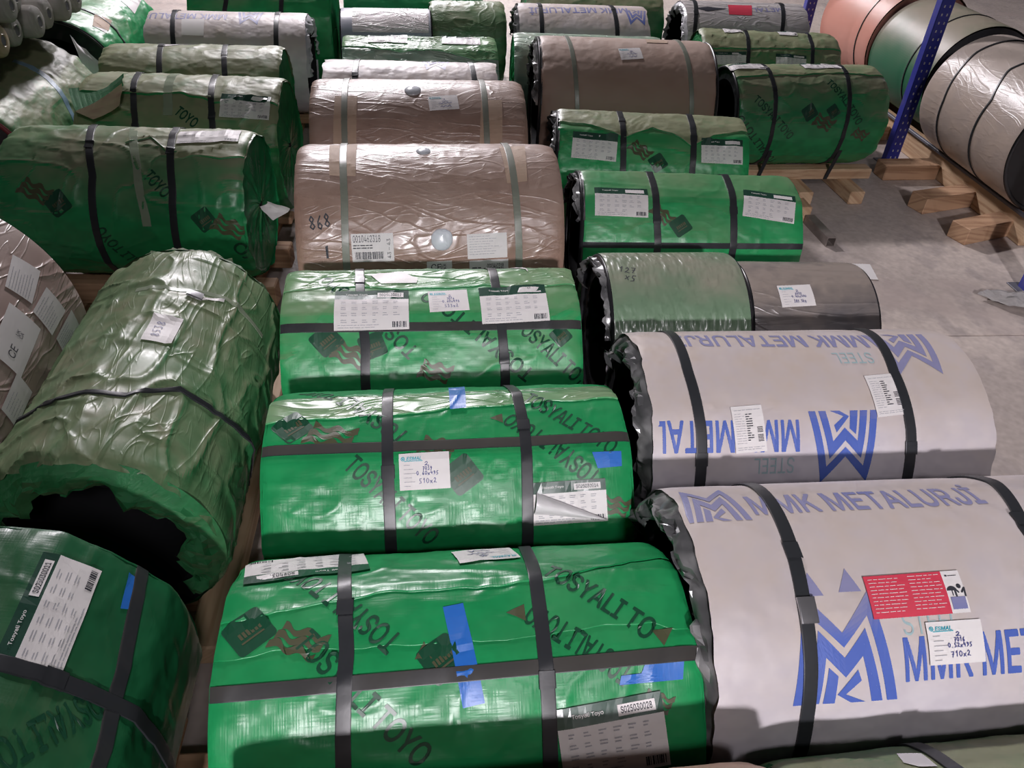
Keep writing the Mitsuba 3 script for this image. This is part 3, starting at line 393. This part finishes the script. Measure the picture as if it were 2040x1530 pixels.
            for (wd, yy, hh), t in zip(hs, o['lines']):
                wd = w*wd*(1.0 if t else 1.); 
                if t: V, F = handwriting(t, h*hh, min(wd, w*.105*max(1, len(t))))
                elif o.get('scr'): V, F = scribble(rnd, wd, h*hh)
                else: continue
                self.flatmesh(V, F, s0+(X*.12-wd/2)*math.cos(rot)-(Y-h*yy)*math.sin(rot), v0+(X*.12-wd/2)*math.sin(rot)+(Y-h*yy)*math.cos(rot), rot, base+.002, 'handwriting', 'inkpen', k)
        elif kind == 'mmkl':
            k = sheet(-X, X, -Y, Y, 'paper', 'mill_label', base, label='white upright mill label'); put(lines(-X*.85, -X*.25, [Y-h*(.18+.052*j) for j in range(13)], .0015), 'inkfaint', 'fine_print', k); put(lines(-X*.15, X*.25, [Y-h*(.2+.05*j) for j in range(12)], .0026, .7), 'ink', 'fine_print', k)
            put(lines(-X*.85, X*.85, [-Y+h*.06, -Y+h*.10, Y-h*.1], .0018), 'inkfaint', 'fine_print', k); bc = [sbox(X*.5, -Y+h*.22+y, X*.85, -Y+h*.22+y+.0022) for y in np.arange(0, h*.30, .0042) if not h*.135 < y < h*.165]; put(bc, 'ink', 'barcode', k)
        elif kind == 'big':
            k = sheet(-X, X, -Y, Y, 'paper', 'barcode_label', base, label='white label with big black number'); text('0010462318', -X*.93, Y-h*.30, h*.235, 'ink', 'number', k, False, X*1.32); text('43 – 43', X*.86, -Y+h*.1, h*.13, 'ink', 'number', k, False, h*.70, turn=1)
            put(lines(-X*.93, 0, [Y-h*.43, Y-h*.52], .004), 'ink', 'fine_print', k); put(barcode(-X*.85, X*.5, -Y+h*.10, -Y+h*.36), 'ink', 'barcode', k)
        elif kind in ('doc', 'doc2', 'docb'):
            k = sheet(-X, X, -Y, Y, 'paper', 'paper_sheet', base, label='white printed sheet')
            if kind == 'doc': put(lines(-X*.9, X*.7, [Y-h*(.12+.1*j) for j in range(8)], .002, .8), 'inkfaint', 'fine_print', k)
            if kind == 'doc2': text('0010462318', -X*.1, Y-h*.55, h*.3, 'ink', 'number', k, True, X*.85); put(lines(-X*.85, -X*.4, [Y-h*.5], .004), 'ink', 'fine_print', k)
            if kind == 'docb': put(lines(-X*.8, X*.8, [Y-h*(.2+.15*j) for j in range(5)], .002, .6), 'inkfaint', 'fine_print', k)
        elif kind == 'ce':
            k = sheet(-X, X, -Y, Y, 'paper', 'paper_sheet', base, label='white sheet with conformity marks'); q = min(1., .05/h*1.2); text('CE', -X*.7, Y-h*.62, h*.42*q, 'ink', 'conformity_mark', k, False); text('UK', X*.1, Y-h*.62+h*.22*q, h*.20*q, 'ink', 'conformity_mark', k, False); text('CA', X*.1, Y-h*.62, h*.20*q, 'ink', 'conformity_mark', k, False)
        elif kind == 'red':
            k = sheet(-X, X*.62, -Y, Y, 'red', 'red_label', base, label='red sticker with white fine print'); k2 = sheet(X*.62, X, -Y, Y, 'paper', 'symbol_label', base)
            put(lines(-X*.93, -X*.2, [Y-h*(.1+.085*j) for j in range(10)], .0013)+lines(-X*.1, X*.55, [Y-h*(.08+.085*j) for j in range(10)], .0013), 'paper', 'fine_print', k)
            cx = X*.73; umb = Polygon([(cx+.011*math.cos(a), Y*.05+.009*math.sin(a)) for a in np.linspace(0, math.pi, 12)]); put([umb, sbox(cx-.0008, Y*.05-.011, cx+.0008, Y*.05)], 'ink', 'umbrella_symbol', k2)
            cx = X*.89; hand = [LineString([(cx-.010, -.012+Y*.05), (cx-.011, .004+Y*.05), (cx-.004, -.004+Y*.05)]).buffer(.0018), LineString([(cx+.010, -.012+Y*.05), (cx+.011, .004+Y*.05), (cx+.004, -.004+Y*.05)]).buffer(.0018), Polygon([(cx+.005*math.cos(a), Y*.05+.008+.005*math.sin(a)) for a in np.linspace(0, 6.28, 10)[:-1]])]; put(hand, 'ink', 'handling_symbol', k2)
            put([sbox(X*.66, -Y*.82, X*.96, -Y*.25)], 'inkm', 'photo_panel', k2); put([sbox(X*.68, Y*.72, X*.72, Y*.80), sbox(X*.74, Y*.74, X*.92, Y*.77)], 'ink', 'fine_print', k2)
        elif kind == 'plainnote':
            k = sheet(-X, X, -Y, Y, 'paper', 'paper_note', base, label='crumpled white note with handwritten figures'); V, F = handwriting(o['txt'], h*.27, w*.62); self.flatmesh(V, F, s0-w*.34, v0+h*.02, rot, base+.002, 'handwriting', 'inkpen', k)

_tm = {}
def textmesh(t, bold):
    if (t, bold) not in _tm:
        m = meshkit.text_mesh(t, 1.0, .05, bold); f = m.faces[m.face_normals[:, 2] > .5]; u, inv = np.unique(f, return_inverse=True); _tm[t, bold] = (m.vertices[u][:, :2], inv.reshape(-1, 3))
    V, F = _tm[t, bold]; return V.copy(), F
def subdiv(V, F, e):
    v, f = trimesh.remesh.subdivide_to_size(np.c_[V, np.zeros(len(V))], F, e, max_iter=12); v3, inv = np.unique(np.round(v, 6), axis=0, return_inverse=True); return v3[:, :2], inv.ravel()[f]
def tri(pg, e):
    Vs, Fs, n = [], [], 0
    for g in getattr(pg, 'geoms', [pg]):
        if g.geom_type != 'Polygon' or g.area < 1e-9: continue
        v, f = trimesh.creation.triangulate_polygon(g, engine='earcut'); Vs.append(v); Fs.append(f+n); n += len(v)
    V, F = np.concatenate(Vs), np.concatenate(Fs)
    a, b, c = V[F[:, 0]], V[F[:, 1]], V[F[:, 2]]; flip = ((b-a)[:, 0]*(c-a)[:, 1]-(b-a)[:, 1]*(c-a)[:, 0]) < 0; F[flip] = F[flip][:, ::-1]
    return subdiv(V, F, e)
STROKES = {'0': [[(.5, 1), (.15, .8), (.1, .35), (.4, 0), (.8, .2), (.85, .7), (.5, 1)]], '1': [[(.25, .7), (.6, 1), (.55, 0)]], '2': [[(.15, .75), (.45, 1), (.75, .75), (.5, .35), (.1, .05), (.4, .12), (.95, .02)]], '3': [[(.15, .95), (.75, .95), (.4, .58), (.8, .35), (.6, 0), (.15, .05)]],
  '4': [[(.3, 1), (.15, .45), (.85, .45)], [(.7, .8), (.65, 0)]], '5': [[(.85, 1), (.3, .95), (.25, .55), (.7, .5), (.75, .15), (.15, 0)]], '6': [[(.7, 1), (.25, .55), (.2, .15), (.55, 0), (.8, .25), (.5, .48), (.2, .25)]], '7': [[(.1, .95), (.8, .98), (.4, 0)], [(.25, .5), (.75, .52)]],
  '8': [[(.5, .5), (.2, .75), (.5, 1), (.8, .75), (.5, .5), (.15, .2), (.5, 0), (.85, .2), (.5, .5)]], '9': [[(.75, .8), (.4, 1), (.2, .7), (.5, .5), (.8, .8), (.7, .3), (.2, 0)]], 'x': [[(.15, .55), (.8, 0)], [(.8, .6), (.15, 0)]], '.': [[(.4, 0), (.55, .05)]], 'k': [[(.2, 1), (.2, 0)], [(.7, .5), (.2, .25), (.75, 0)]], 'g': [[(.7, .45), (.3, .5), (.2, .15), (.7, .1), (.7, .5), (.65, -.3), (.2, -.3)]]}
def handwriting(t, h, L):
    out = []; n = len(t); adv = L/n
    for i, ch in enumerate(t):
        j = .06*math.sin(i*2.3+n)
        for st in STROKES.get(ch, []): out.append(LineString([(i*adv+x*adv*.86, (y+j)*h) for x, y in st]).buffer(max(.0008, h*.05), resolution=2))
    return tri(unary_union(out).simplify(.0004), .03)
def scribble(rnd, w, h):
    pts = [(x, h*(.5+.5*math.sin(i*2.4))*rnd.uniform(.5, 1)) for i, x in enumerate(np.linspace(0, w, max(6, int(w/.006))))]; return tri(LineString(pts).buffer(.0013, resolution=1).buffer(0), .03)
def emblem(kind, mat):
    if kind == 'diamond':
        r = .34; d = sbox(-.5+.12, -.5+.12, .5-.12, .5-.12).buffer(.12, resolution=3); t = unary_union([sbox(-.26+i*.10, -.10+.0*i, -.19+i*.10, .08) for i in range(6)]+[sbox(-.3, -.22, .3, -.17)]); return [(d, mat), (t, 'printb')]
    if kind == 'tri': return [(Polygon([(-.5, -.45), (.5, -.45), (.05, .55)]), mat)]
    if kind == 'waves':
        out = []
        for j in range(3):
            x = np.linspace(-.5, .5, 18)+(.08-.06*j); y = .22-.2*j+.06*np.sin(x*13); th = .075+.025*np.sin(x*13+1); out.append(Polygon(np.r_[np.c_[x, y+th], np.c_[x, y-th][::-1]]))
        return [(unary_union([o.buffer(0) for o in out]), mat)]
    if kind == 'mmk':
        A = Polygon([(0, 0), (.17, 1), (.5, .63), (.83, 1), (1, 0), (.90, 0), (.765, .77), (.5, .50), (.235, .77), (.10, 0)]); B = Polygon([(.145, 0), (.275, .66), (.5, .41), (.725, .66), (.855, 0), (.75, 0), (.675, .42), (.5, .235), (.325, .42), (.25, 0)])
        K = unary_union([Polygon([(.285, 0), (.345, .33), (.43, .25), (.395, 0)]), Polygon([(.42, .08), (.62, .30), (.65, .20), (.50, .08), (.69, 0), (.55, 0)])]); from shapely import affinity
        return [(affinity.translate(unary_union([A, B, K]), -.5, -.5), mat)]

# ------------------------------------------------------------------ hall
YJ = 2.97
fl = []
ys = [-12, YJ-4.0, YJ, YJ+4., YJ+8., 24]
for i in range(len(ys)-1):
    m = cbox((-9, ys[i]+.003, -.12), (9, ys[i+1]-.003, 0.), .004); part('floor', 'slab', m, 'floor')
part('floor', 'joint_bed', cbox((-9, -12, -.2), (9, 24, -.10)), 'void'); labels['floor'] = {'kind': 'structure', 'label': 'worn grey concrete floor'}
struct('wall_left', cbox((-9.2, -12, 0), (-9, 24, 7.2)), 'wall'); struct('wall_right', cbox((9, -12, 0), (9.2, 24, 7.2)), 'wall')
struct('wall_back', cbox((-9.2, 24, 0), (9.2, 24.2, 7.2)), 'wall'); struct('wall_front', cbox((-9.2, -12.2, 0), (9.2, -12, 7.2)), 'wall'); struct('ceiling', cbox((-9.2, -12.2, 7.2), (9.2, 24.2, 7.4)), 'ceiling')
# partition behind the camera with the gateway the front light comes through
struct('wall_gate', trimesh.util.concatenate([cbox((-9, -4.15, 0), (-.36, -4.0, 7.2)), cbox((-.36, -4.15, 3.82), (5.2, -4.0, 7.2)), cbox((5.2, -4.15, 0), (9, -4.0, 7.2))]), 'wall')
for x, y, z, hx, hy, L, aim, lamp_label in LAMPS:
    k = thing('ceiling_lamp', lamp_label, 'lamp', 'ceiling lamps of the hall')
    d = np.array(aim, float)-[x, y, z]; d /= np.linalg.norm(d); w = np.cross(d, [1, 0, 0.]); w /= np.linalg.norm(w); u = np.cross(w, d); o = np.array([x, y, z])
    V = np.array([o-u*hx-w*hy, o+u*hx-w*hy, o+u*hx+w*hy, o-u*hx+w*hy]); F = np.array([[0, 1, 2], [0, 2, 3]])
    n = np.cross(V[1]-V[0], V[2]-V[0])
    if n@d < 0: F = F[:, ::-1]
    scene[k+'__lens'] = mikit.ply((V, F), None, emitter={'type': 'area', 'radiance': {'type': 'rgb', 'value': [L*1.0, L*.94, L*.985]}})
    Vb = np.concatenate([V-d*.01, V*.6+o*.4-d*.25]); H = trimesh.convex.convex_hull(Vb); part(k, 'housing', H, 'lamphouse'); part(k, 'rod', trimesh.creation.cylinder(.02, segment=[o-d*.2, [o[0], o[1], 7.25]]), 'lamphouse')

# ------------------------------------------------------------------ coils
TARP = dict(mat='green', soft=.004, ridge=.003, flat=1.0, n=9, round=.010, gather=.006, end='green')
DUSTY = dict(mat='dusty', soft=.006, ridge=.005, round=.016, gather=.016, end='green', ragged=.02)
MMK = dict(mat='white', soft=.003, ridge=0., round=.004, end='paper', ragged=.02)
BROWN = dict(mat='brown', soft=.002, ridge=.0015, round=.016, gather=.012, end='brown')
PLAIN = dict(soft=.0015, round=.003, end='dark')
CO = {
 'C1': (dict(BROWN), 'brown film wrapped coil cut off by the bottom edge of the photo'),
 'C2': (dict(TARP, mat='greenclean', seed=2, res=1.5), 'front green printed coil with a long blue tape strip'),
 'C3': (dict(TARP, mat='greenclean', seed=3, res=1.5), 'green printed coil with a torn white label flap'),
 'C4': (dict(TARP, seed=4, res=1.4, ridge=.004), 'green coil with two mill labels and a note between them'),
 'C5': (dict(BROWN, seed=5, res=1.5, ridge=.003, circ=.001), 'brown film wrapped coil with a big number 0010462318'),
 'C6': (dict(BROWN, seed=6, res=1.2), 'brown film wrapped coil behind the one with the big number'),
 'C7': (dict(MMK, seed=7, ridge=.003), 'white coil under glossy film behind two brown coils'),
 'C8': (dict(TARP, mat='paleteal', seed=8, ridge=.006, endmat='green'), 'pale green coil behind the white one, two white labels on top'),
 'C9a': (dict(PLAIN, mat='blueish', seed=9), 'short bluish coil with shiny loose film over it'),
 'C9b': (dict(DUSTY, mat='olive', seed=10), 'short dusty green coil right of the bluish one'),
 'C10': (dict(TARP, seed=11, res=.7), 'dark green coil mostly hidden behind the bluish one'),
 'D1': (dict(DUSTY, seed=12, flapl=('green', .05, 20, 150)), 'dusty green coil in the bottom right corner'),
 'D2': (dict(MMK, seed=13, res=1.5, flapl=('greyfilm', .085, 5, 165)), 'big white coil with a red sticker'),
 'D3': (dict(MMK, seed=14, res=1.4, flapl=('greyfilm', .09, 10, 160)), 'white coil with upside down blue lettering and two upright labels'),
 'D4a': (dict(PLAIN, mat='sage', seed=15, flapl=('greyfilm', .05, 30, 170)), 'short sage green coil in clear film'),
 'D4b': (dict(PLAIN, mat='slate', seed=16, flapl=('greyfilm', .05, 20, 170)), 'short dark grey coil with one white note'),
 'D5': (dict(TARP, seed=17, res=1.2, end='black', flapl=('greyfilm', .05, 40, 170), endr='green'), 'bright green coil with two mill labels, behind the short sage one'),
 'D6': (dict(TARP, seed=18, ridge=.005, end='black', flapl=('greyfilm', .05, 40, 170), endr='green'), 'green coil with a dusty drooping top sheet and two labels'),
 'D7': (dict(BROWN, mat='kraft', seed=19, ridge=.001, end='black', flapl=('greyfilm', .10, 20, 175)), 'big plain brown coil with one small note'),
 'D8': (dict(TARP, mat='paleteal', seed=20, res=.7, endmat='green'), 'pale green coil nearly hidden behind the plain brown one'),
 'D9': (dict(MMK, seed=21, flapl=('greyfilm', .09, 10, 170)), 'white coil with blue lettering behind the plain brown one'),
 'D10': (dict(DUSTY, seed=22, res=.7), 'green coil glimpsed between two white ones at the top edge'),
 'E1': (dict(DUSTY, seed=23, res=1.2, end='black', endr='green', mat='darkgreen'), 'green coil on a bare wooden pallet beside the blue post'),
 'E2': (dict(DUSTY, seed=24, ridge=.007), 'dusty green coil with a folded top sheet behind the palletted one'),
 'E3': (dict(MMK, mat='greypack', seed=25, flapl=('silver', .10, 0, 180)), 'greyish white coil with a torn wrap and small red sticker'),
 'A4': (dict(DUSTY, seed=26, res=1.3, ridge=.006, mat='darkgreen'), 'wide dark green coil with a clear tape band'),
 'A5': (dict(DUSTY, seed=27, res=1.2, ridge=.006), 'dusty green coil with a torn paper corner and a white tape band'),
 'A6': (dict(DUSTY, seed=28), 'dusty green coil wrinkled at its second strap, third in left row'),
 'A7': (dict(MMK, seed=29, flapr=('silver', .10, 0, 180)), 'white coil with upside down lettering at the upper left'),
 'A8': (dict(TARP, seed=30, res=.8), 'green coil behind the white one at the upper left'),
 'A1': (dict(TARP, mat='deepgreen', seed=31, res=1.4, ridge=.004), 'dark green coil in the bottom left corner with a slanting label'),
 'A2': (dict(DUSTY, mat='olive', seed=32, res=1.6, soft=.012, ridge=.009, circ=.004, endl='void', flapl=('olive', .12, -40, 215), flapr=('olive', .06, -20, 200)), 'wrinkled olive green coil lying lengthwise with a small note'),
 'A3': (dict(PLAIN, mat='mauve', seed=33, res=1.2, circ=.001), 'large mauve film wrapped coil with many paper sheets at the left edge'),
 'A9': (dict(DUSTY, seed=34, ragged=.06, endl='red'), 'dusty green coil with a blue tape under the plastic rolls'),
 'A10': (dict(DUSTY, seed=35, ragged=.04, mat='green', endl='dark'), 'green coil left of the white one, beyond the plastic rolls'),
 'F1': (dict(PLAIN, mat='beige', seed=36, res=1.2), 'big beige coil right of the blue post'),
 'F2': (dict(PLAIN, mat='sheetgreen', seed=37, end='slate'), 'bare green sheet coil behind the blue post'),
 'F3': (dict(PLAIN, mat='pink', seed=38, end='pink'), 'pink wrapped coil at the upper right'),
}
KEY = {}
for ck, (st, desc) in CO.items():
    cfg = GEO[ck]; key = thing('steel_coil', desc, 'steel coil'); KEY[ck] = key; st.setdefault('seed', 1)
    Coil(key, cfg, ITEMS.get(ck, []), st).build()
    # ---- what carries it: two rails along the coil on cross skids
    if ck[0] == 'F': continue
    x, y, z, W, yaw, R = cfg; h = z-R; p = thing('coil_pallet', 'pallet under the '+desc, 'pallet'); t = math.radians(yaw); c2 = (x, y)
    off = R*(.74 if ck == 'A2' else .56); zr = z-math.sqrt(R*R-(off-.05)**2)-.006; zs = .085
    def loc(lo, hi, axis, name, mat='wood'):
        _wn[0] += 1; m, uv = box_uv(cbox(lo, hi, .006), axis, _wn[0]*1.37); m.apply_transform(trimesh.transformations.rotation_matrix(t, [0, 0, 1])); m.apply_translation([x, y, 0]); part(p, name, m, mat, uv=uv)
    e = .06 if ck in ('C2', 'C3', 'C4', 'D5', 'E1', 'A4') else .14 if ck == 'A2' else .0
    mat = 'wooda' if ck[0] == 'A' and ck != 'A2' else 'wood'
    for sg in (-1, 1):
        loc((-W/2-e, sg*off-.05, zs), (W/2+e, sg*off+.045, max(zr, zs+.03)), 0, 'rail', mat)
    for sx in ((-.36, .36) if ck != 'E1' else (-.40, .02, .38)): loc((sx*W-.05, -R-.02-(.10 if ck == 'E1' else 0), 0), (sx*W+.05, R+.02, zs+.002), 1, 'skid', mat)

    if ck == 'E1':      # the straps run on down and round the pallet
        for s0 in (-.24, .23):
            V = np.array([[s0-.012, -off-.056, .09], [s0+.012, -off-.056, .09], [s0+.032, -R*.9, z-R*.44], [s0+.008, -R*.9, z-R*.44]]); V = np.concatenate([V, V+[0, .004, 0]]); m = trimesh.convex.convex_hull(V); m.apply_transform(trimesh.transformations.rotation_matrix(t, [0, 0, 1])); m.apply_translation([x, y, 0]); part(key, 'strap', m, 'strap')
k = thing('wood_block', 'small pale wooden block on the floor behind the green coil with a cross strap', 'wood block'); _m, _uv = box_uv(cbox((2.16, 4.20, 0), (2.28, 4.34, .10), .006), 1, 5.); part(k, 'block', _m, 'wood', uv=_uv)
# ------------------------------------------------------------------ skids under the right hand row, rack, odds and ends
p = thing('coil_skid', 'long pale wooden skid with cross blocks under the beige and bare green coils', 'skid')
for x0, x1 in ((3.47, 3.54), (3.72, 3.79)): plank(p, 'rail', (x0, 3.90, .0), (x1, 6.95, .168), 1)
for i, (y0, rz, L) in enumerate(((4.02, .32, .40), (4.43, .28, .44), (4.86, .05, .40), (5.6, 0, .35), (6.5, 0, .35))):
    plank(p, 'cross_block', (3.465-L, y0, 0), (3.465, y0+.135, .105), 0, 'wooda' if y0 < 5 else 'wood', rotz=rz, about=[3.46, y0+(.135 if rz > .2 else 0), 0])
for y0 in (3.95, 4.95): part(p, 'edge_angle', cbox((3.445, y0-.05 if y0 < 4 else y0, .166), (3.468, y0+1.0, .186), .003), 'rackgrey')

def rack_post(x, y, label, h=3.2, foot=True):
    k = thing('rack_post', label, 'post'); part(k, 'upright', cbox((x-.045, y-.035, .0), (x+.045, y+.035, h), .006), 'post')
    hs = []
    for i in range(int(h/.05)):
        for sx in (-.018, .018): hs.append((sx, .05+i*.05))
    for sx, z in hs[:110]: part(k, 'hole', cbox((x+sx-.005, y-.0365, z-.008), (x+sx+.005, y-.034, z+.008), .002), 'hole')
    if foot: part(k, 'foot_plate', cbox((x-.085, y-.07, 0), (x+.085, y+.07, .008), .003), 'rackgrey')
    return k
rack_post(3.27, 5.17, 'blue perforated rack post in front of the bare green coil'); rack_post(3.27, 7.12, 'blue perforated rack post far behind the greyish white coil'); rack_post(3.215, 3.40, 'blue rack post at the right edge with a plastic scrap at its foot')
k = thing('rack_brace', 'dark grey sloping brace beside the blue post at the upper right', 'brace')
def bar(a, b, w, mat, parent, name):
    a, b = np.array(a, float), np.array(b, float); L = np.linalg.norm(b-a); m = cbox((-w/2, -w/2, 0), (w/2, w/2, L), .004); z = (b-a)/L; xx = np.cross([0, 1., .2], z); xx /= np.linalg.norm(xx); Tm = np.eye(4); Tm[:3, 0], Tm[:3, 1], Tm[:3, 2], Tm[:3, 3] = xx, np.cross(z, xx), z, a; m.apply_transform(Tm); part(parent, name, m, mat)
bar((3.30, 5.25, 1.62), (4.45, 5.3, .75), .05, 'rackgrey', k, 'bar')

k = thing('steel_tube', 'short square steel tube lying on the floor', 'tube')
outer = np.array([[-.028, -.028], [.028, -.028], [.028, .028], [-.028, .028]]); pg = Polygon(outer).difference(Polygon(outer*.86)); m = trimesh.creation.extrude_polygon(pg, .30, engine='earcut'); m.apply_transform(trimesh.transformations.rotation_matrix(math.radians(90), [1, 0, 0])); m.apply_transform(trimesh.transformations.rotation_matrix(math.radians(3), [0, 0, 1])); m.apply_translation([2.27, 4.19, .029]); part(k, 'tube_wall', m, 'steel')

def sheet_on(poly, z, mat, key, amp=.006, seed=1, tilt=None):
    V, F = tri(Polygon(poly), .02); zz = z+amp*meshkit.fbm(np.c_[V*14, np.full(len(V), seed)], 3, 5)
    if tilt is not None: P = tilt(V, zz)
    else: P = np.c_[V, zz]
    scene[key] = mikit.ply((P, F), 'm_'+mat, smooth=True)
k = thing('paper_scrap', 'white sheet of paper lying on the concrete behind the dark grey coil', 'paper'); sheet_on([(2.26, 3.52), (2.40, 3.50), (2.43, 3.67), (2.28, 3.68)], .003, 'paper', k)
k = thing('plastic_scrap', 'crumpled grey plastic film on the floor by the post at the right edge', 'plastic scrap'); sheet_on([(2.86, 3.32), (2.95, 3.20), (3.08, 3.12), (3.30, 3.1), (3.34, 3.24), (3.16, 3.30), (3.06, 3.36), (2.94, 3.36)], .004, 'greypack', k, .06, 4)

def lifted(name, corners, mat, label, cat='paper', seed=1, amp=.02):
    c = np.array(corners, float); n = 12; U, Vv = np.meshgrid(np.linspace(0, 1, n), np.linspace(0, 1, n), indexing='ij'); P = ((1-U)*(1-Vv))[..., None]*c[0]+(U*(1-Vv))[..., None]*c[1]+(U*Vv)[..., None]*c[2]+((1-U)*Vv)[..., None]*c[3]
    nn = np.cross(c[1]-c[0], c[3]-c[0]); nn /= np.linalg.norm(nn); P = P+nn*(amp*(meshkit.fbm(np.stack([U*3, Vv*3, U*0+seed], -1), 2, 7)-.5)+amp*np.sin(U*3.1))[..., None]; i = np.arange(n*n).reshape(n, n)
    F = np.concatenate([np.stack([i[:-1, :-1], i[1:, :-1], i[1:, 1:]], -1).reshape(-1, 3), np.stack([i[:-1, :-1], i[1:, 1:], i[:-1, 1:]], -1).reshape(-1, 3)]); 
    if cat is None: part(*name, (P.reshape(-1, 3), F), mat, smooth=True, label=label); return
    scene[name] = mikit.ply((P.reshape(-1, 3), F), 'm_'+mat, smooth=True); labels[name] = {'label': label, 'category': cat}
lifted('paper_sheet', [(-2.06, 4.86, .82), (-2.0, 4.86, .74), (-1.86, 4.76, .66), (-1.99, 4.76, .62)], 'paper', 'white paper sheet standing up between the two lengthwise green coils at the upper left', 'paper', 3)
lifted((KEY['A5'], 'torn_corner'), [(-1.83, 4.12, .76), (-1.56, 4.16, .82), (-1.51, 3.98, .83), (-1.74, 3.92, .71)], 'dusty', 'torn corner of the wrapper bent up', None, 4, .03)
lifted((KEY['A5'], 'torn_corner'), [(-1.74, 3.92, .71), (-1.51, 3.98, .83), (-1.53, 3.93, .74), (-1.66, 3.90, .68)], 'card', 'brown inner side of the torn wrapper', None, 5, .02)
lifted((KEY['A4'], 'torn_corner'), [(-.80, 3.33, .50), (-.76, 3.30, .54), (-.66, 3.27, .52), (-.74, 3.25, .47)], 'paper', 'white torn paper tip', None, 6, .02)
# cantilever rack with white plastic rolls at the upper left
p = thing('cantilever_rack', 'dark rack arm structure under the plastic rolls at the upper left', 'rack')
part(p, 'shelf', cbox((-3.3, 3.4, .90), (-2.16, 5.3, .945), .004), 'rackgrey'); part(p, 'column', cbox((-3.35, 3.5, 0), (-3.25, 3.6, 2.4), .004), 'rackgrey'); part(p, 'column', cbox((-3.35, 5.1, 0), (-3.25, 5.2, 2.4), .004), 'rackgrey')
ORD = ['first', '', 'second', 'first', 'second', 'third', 'fourth', 'third', 'fifth', 'sixth']
ROLLS = [(3.78, 1.02, .075, 'roll', -1.97), (3.955, 1.02, .075, 'rolltan', -1.98), (4.13, 1.02, .072, 'roll', -1.99), (3.86, 1.155, .075, 'roll', -1.98), (4.03, 1.155, .075, 'roll', -1.93), (4.30, 1.02, .075, 'roll', -1.95), (4.47, 1.02, .075, 'roll', -1.97), (4.22, 1.15, .075, 'roll', -1.99), (4.64, 1.02, .075, 'roll', -1.94), (4.82, 1.02, .075, 'roll', -1.95)]
for i, (y, z, r, mat, xe) in enumerate(ROLLS):
    prof = [(.0, 0), (.022, 0), (.026, .004), (.030, -.0), (r-.02, .0), (r-.006, -.008), (r, -.024), (r, -1.1), (0, -1.1)]
    m = trimesh.creation.revolve(np.array([(a, b) for a, b in prof])[::-1], sections=28); m = m.subdivide().subdivide() if i < 0 else m
    m.apply_transform(trimesh.transformations.rotation_matrix(math.pi/2, [0, 1, 0])); m.apply_translation([xe, y, z])
    lab = ('torn brownish plastic roll among the white rolls at the upper left' if mat == 'rolltan' else ORD[i]+' white plastic roll from the left, '+('upper' if z > 1.1 else 'lower')+' layer, upper left rack')
    k = thing('plastic_roll', lab, 'plastic roll', 'plastic rolls on the rack' if mat == 'roll' else None); part(k, 'film', m, mat, smooth=40)
    part(k, 'core_hole', trimesh.creation.cylinder(.021, segment=[[xe-.01, y, z], [xe+.0015, y, z]], sections=20), 'rackgrey')
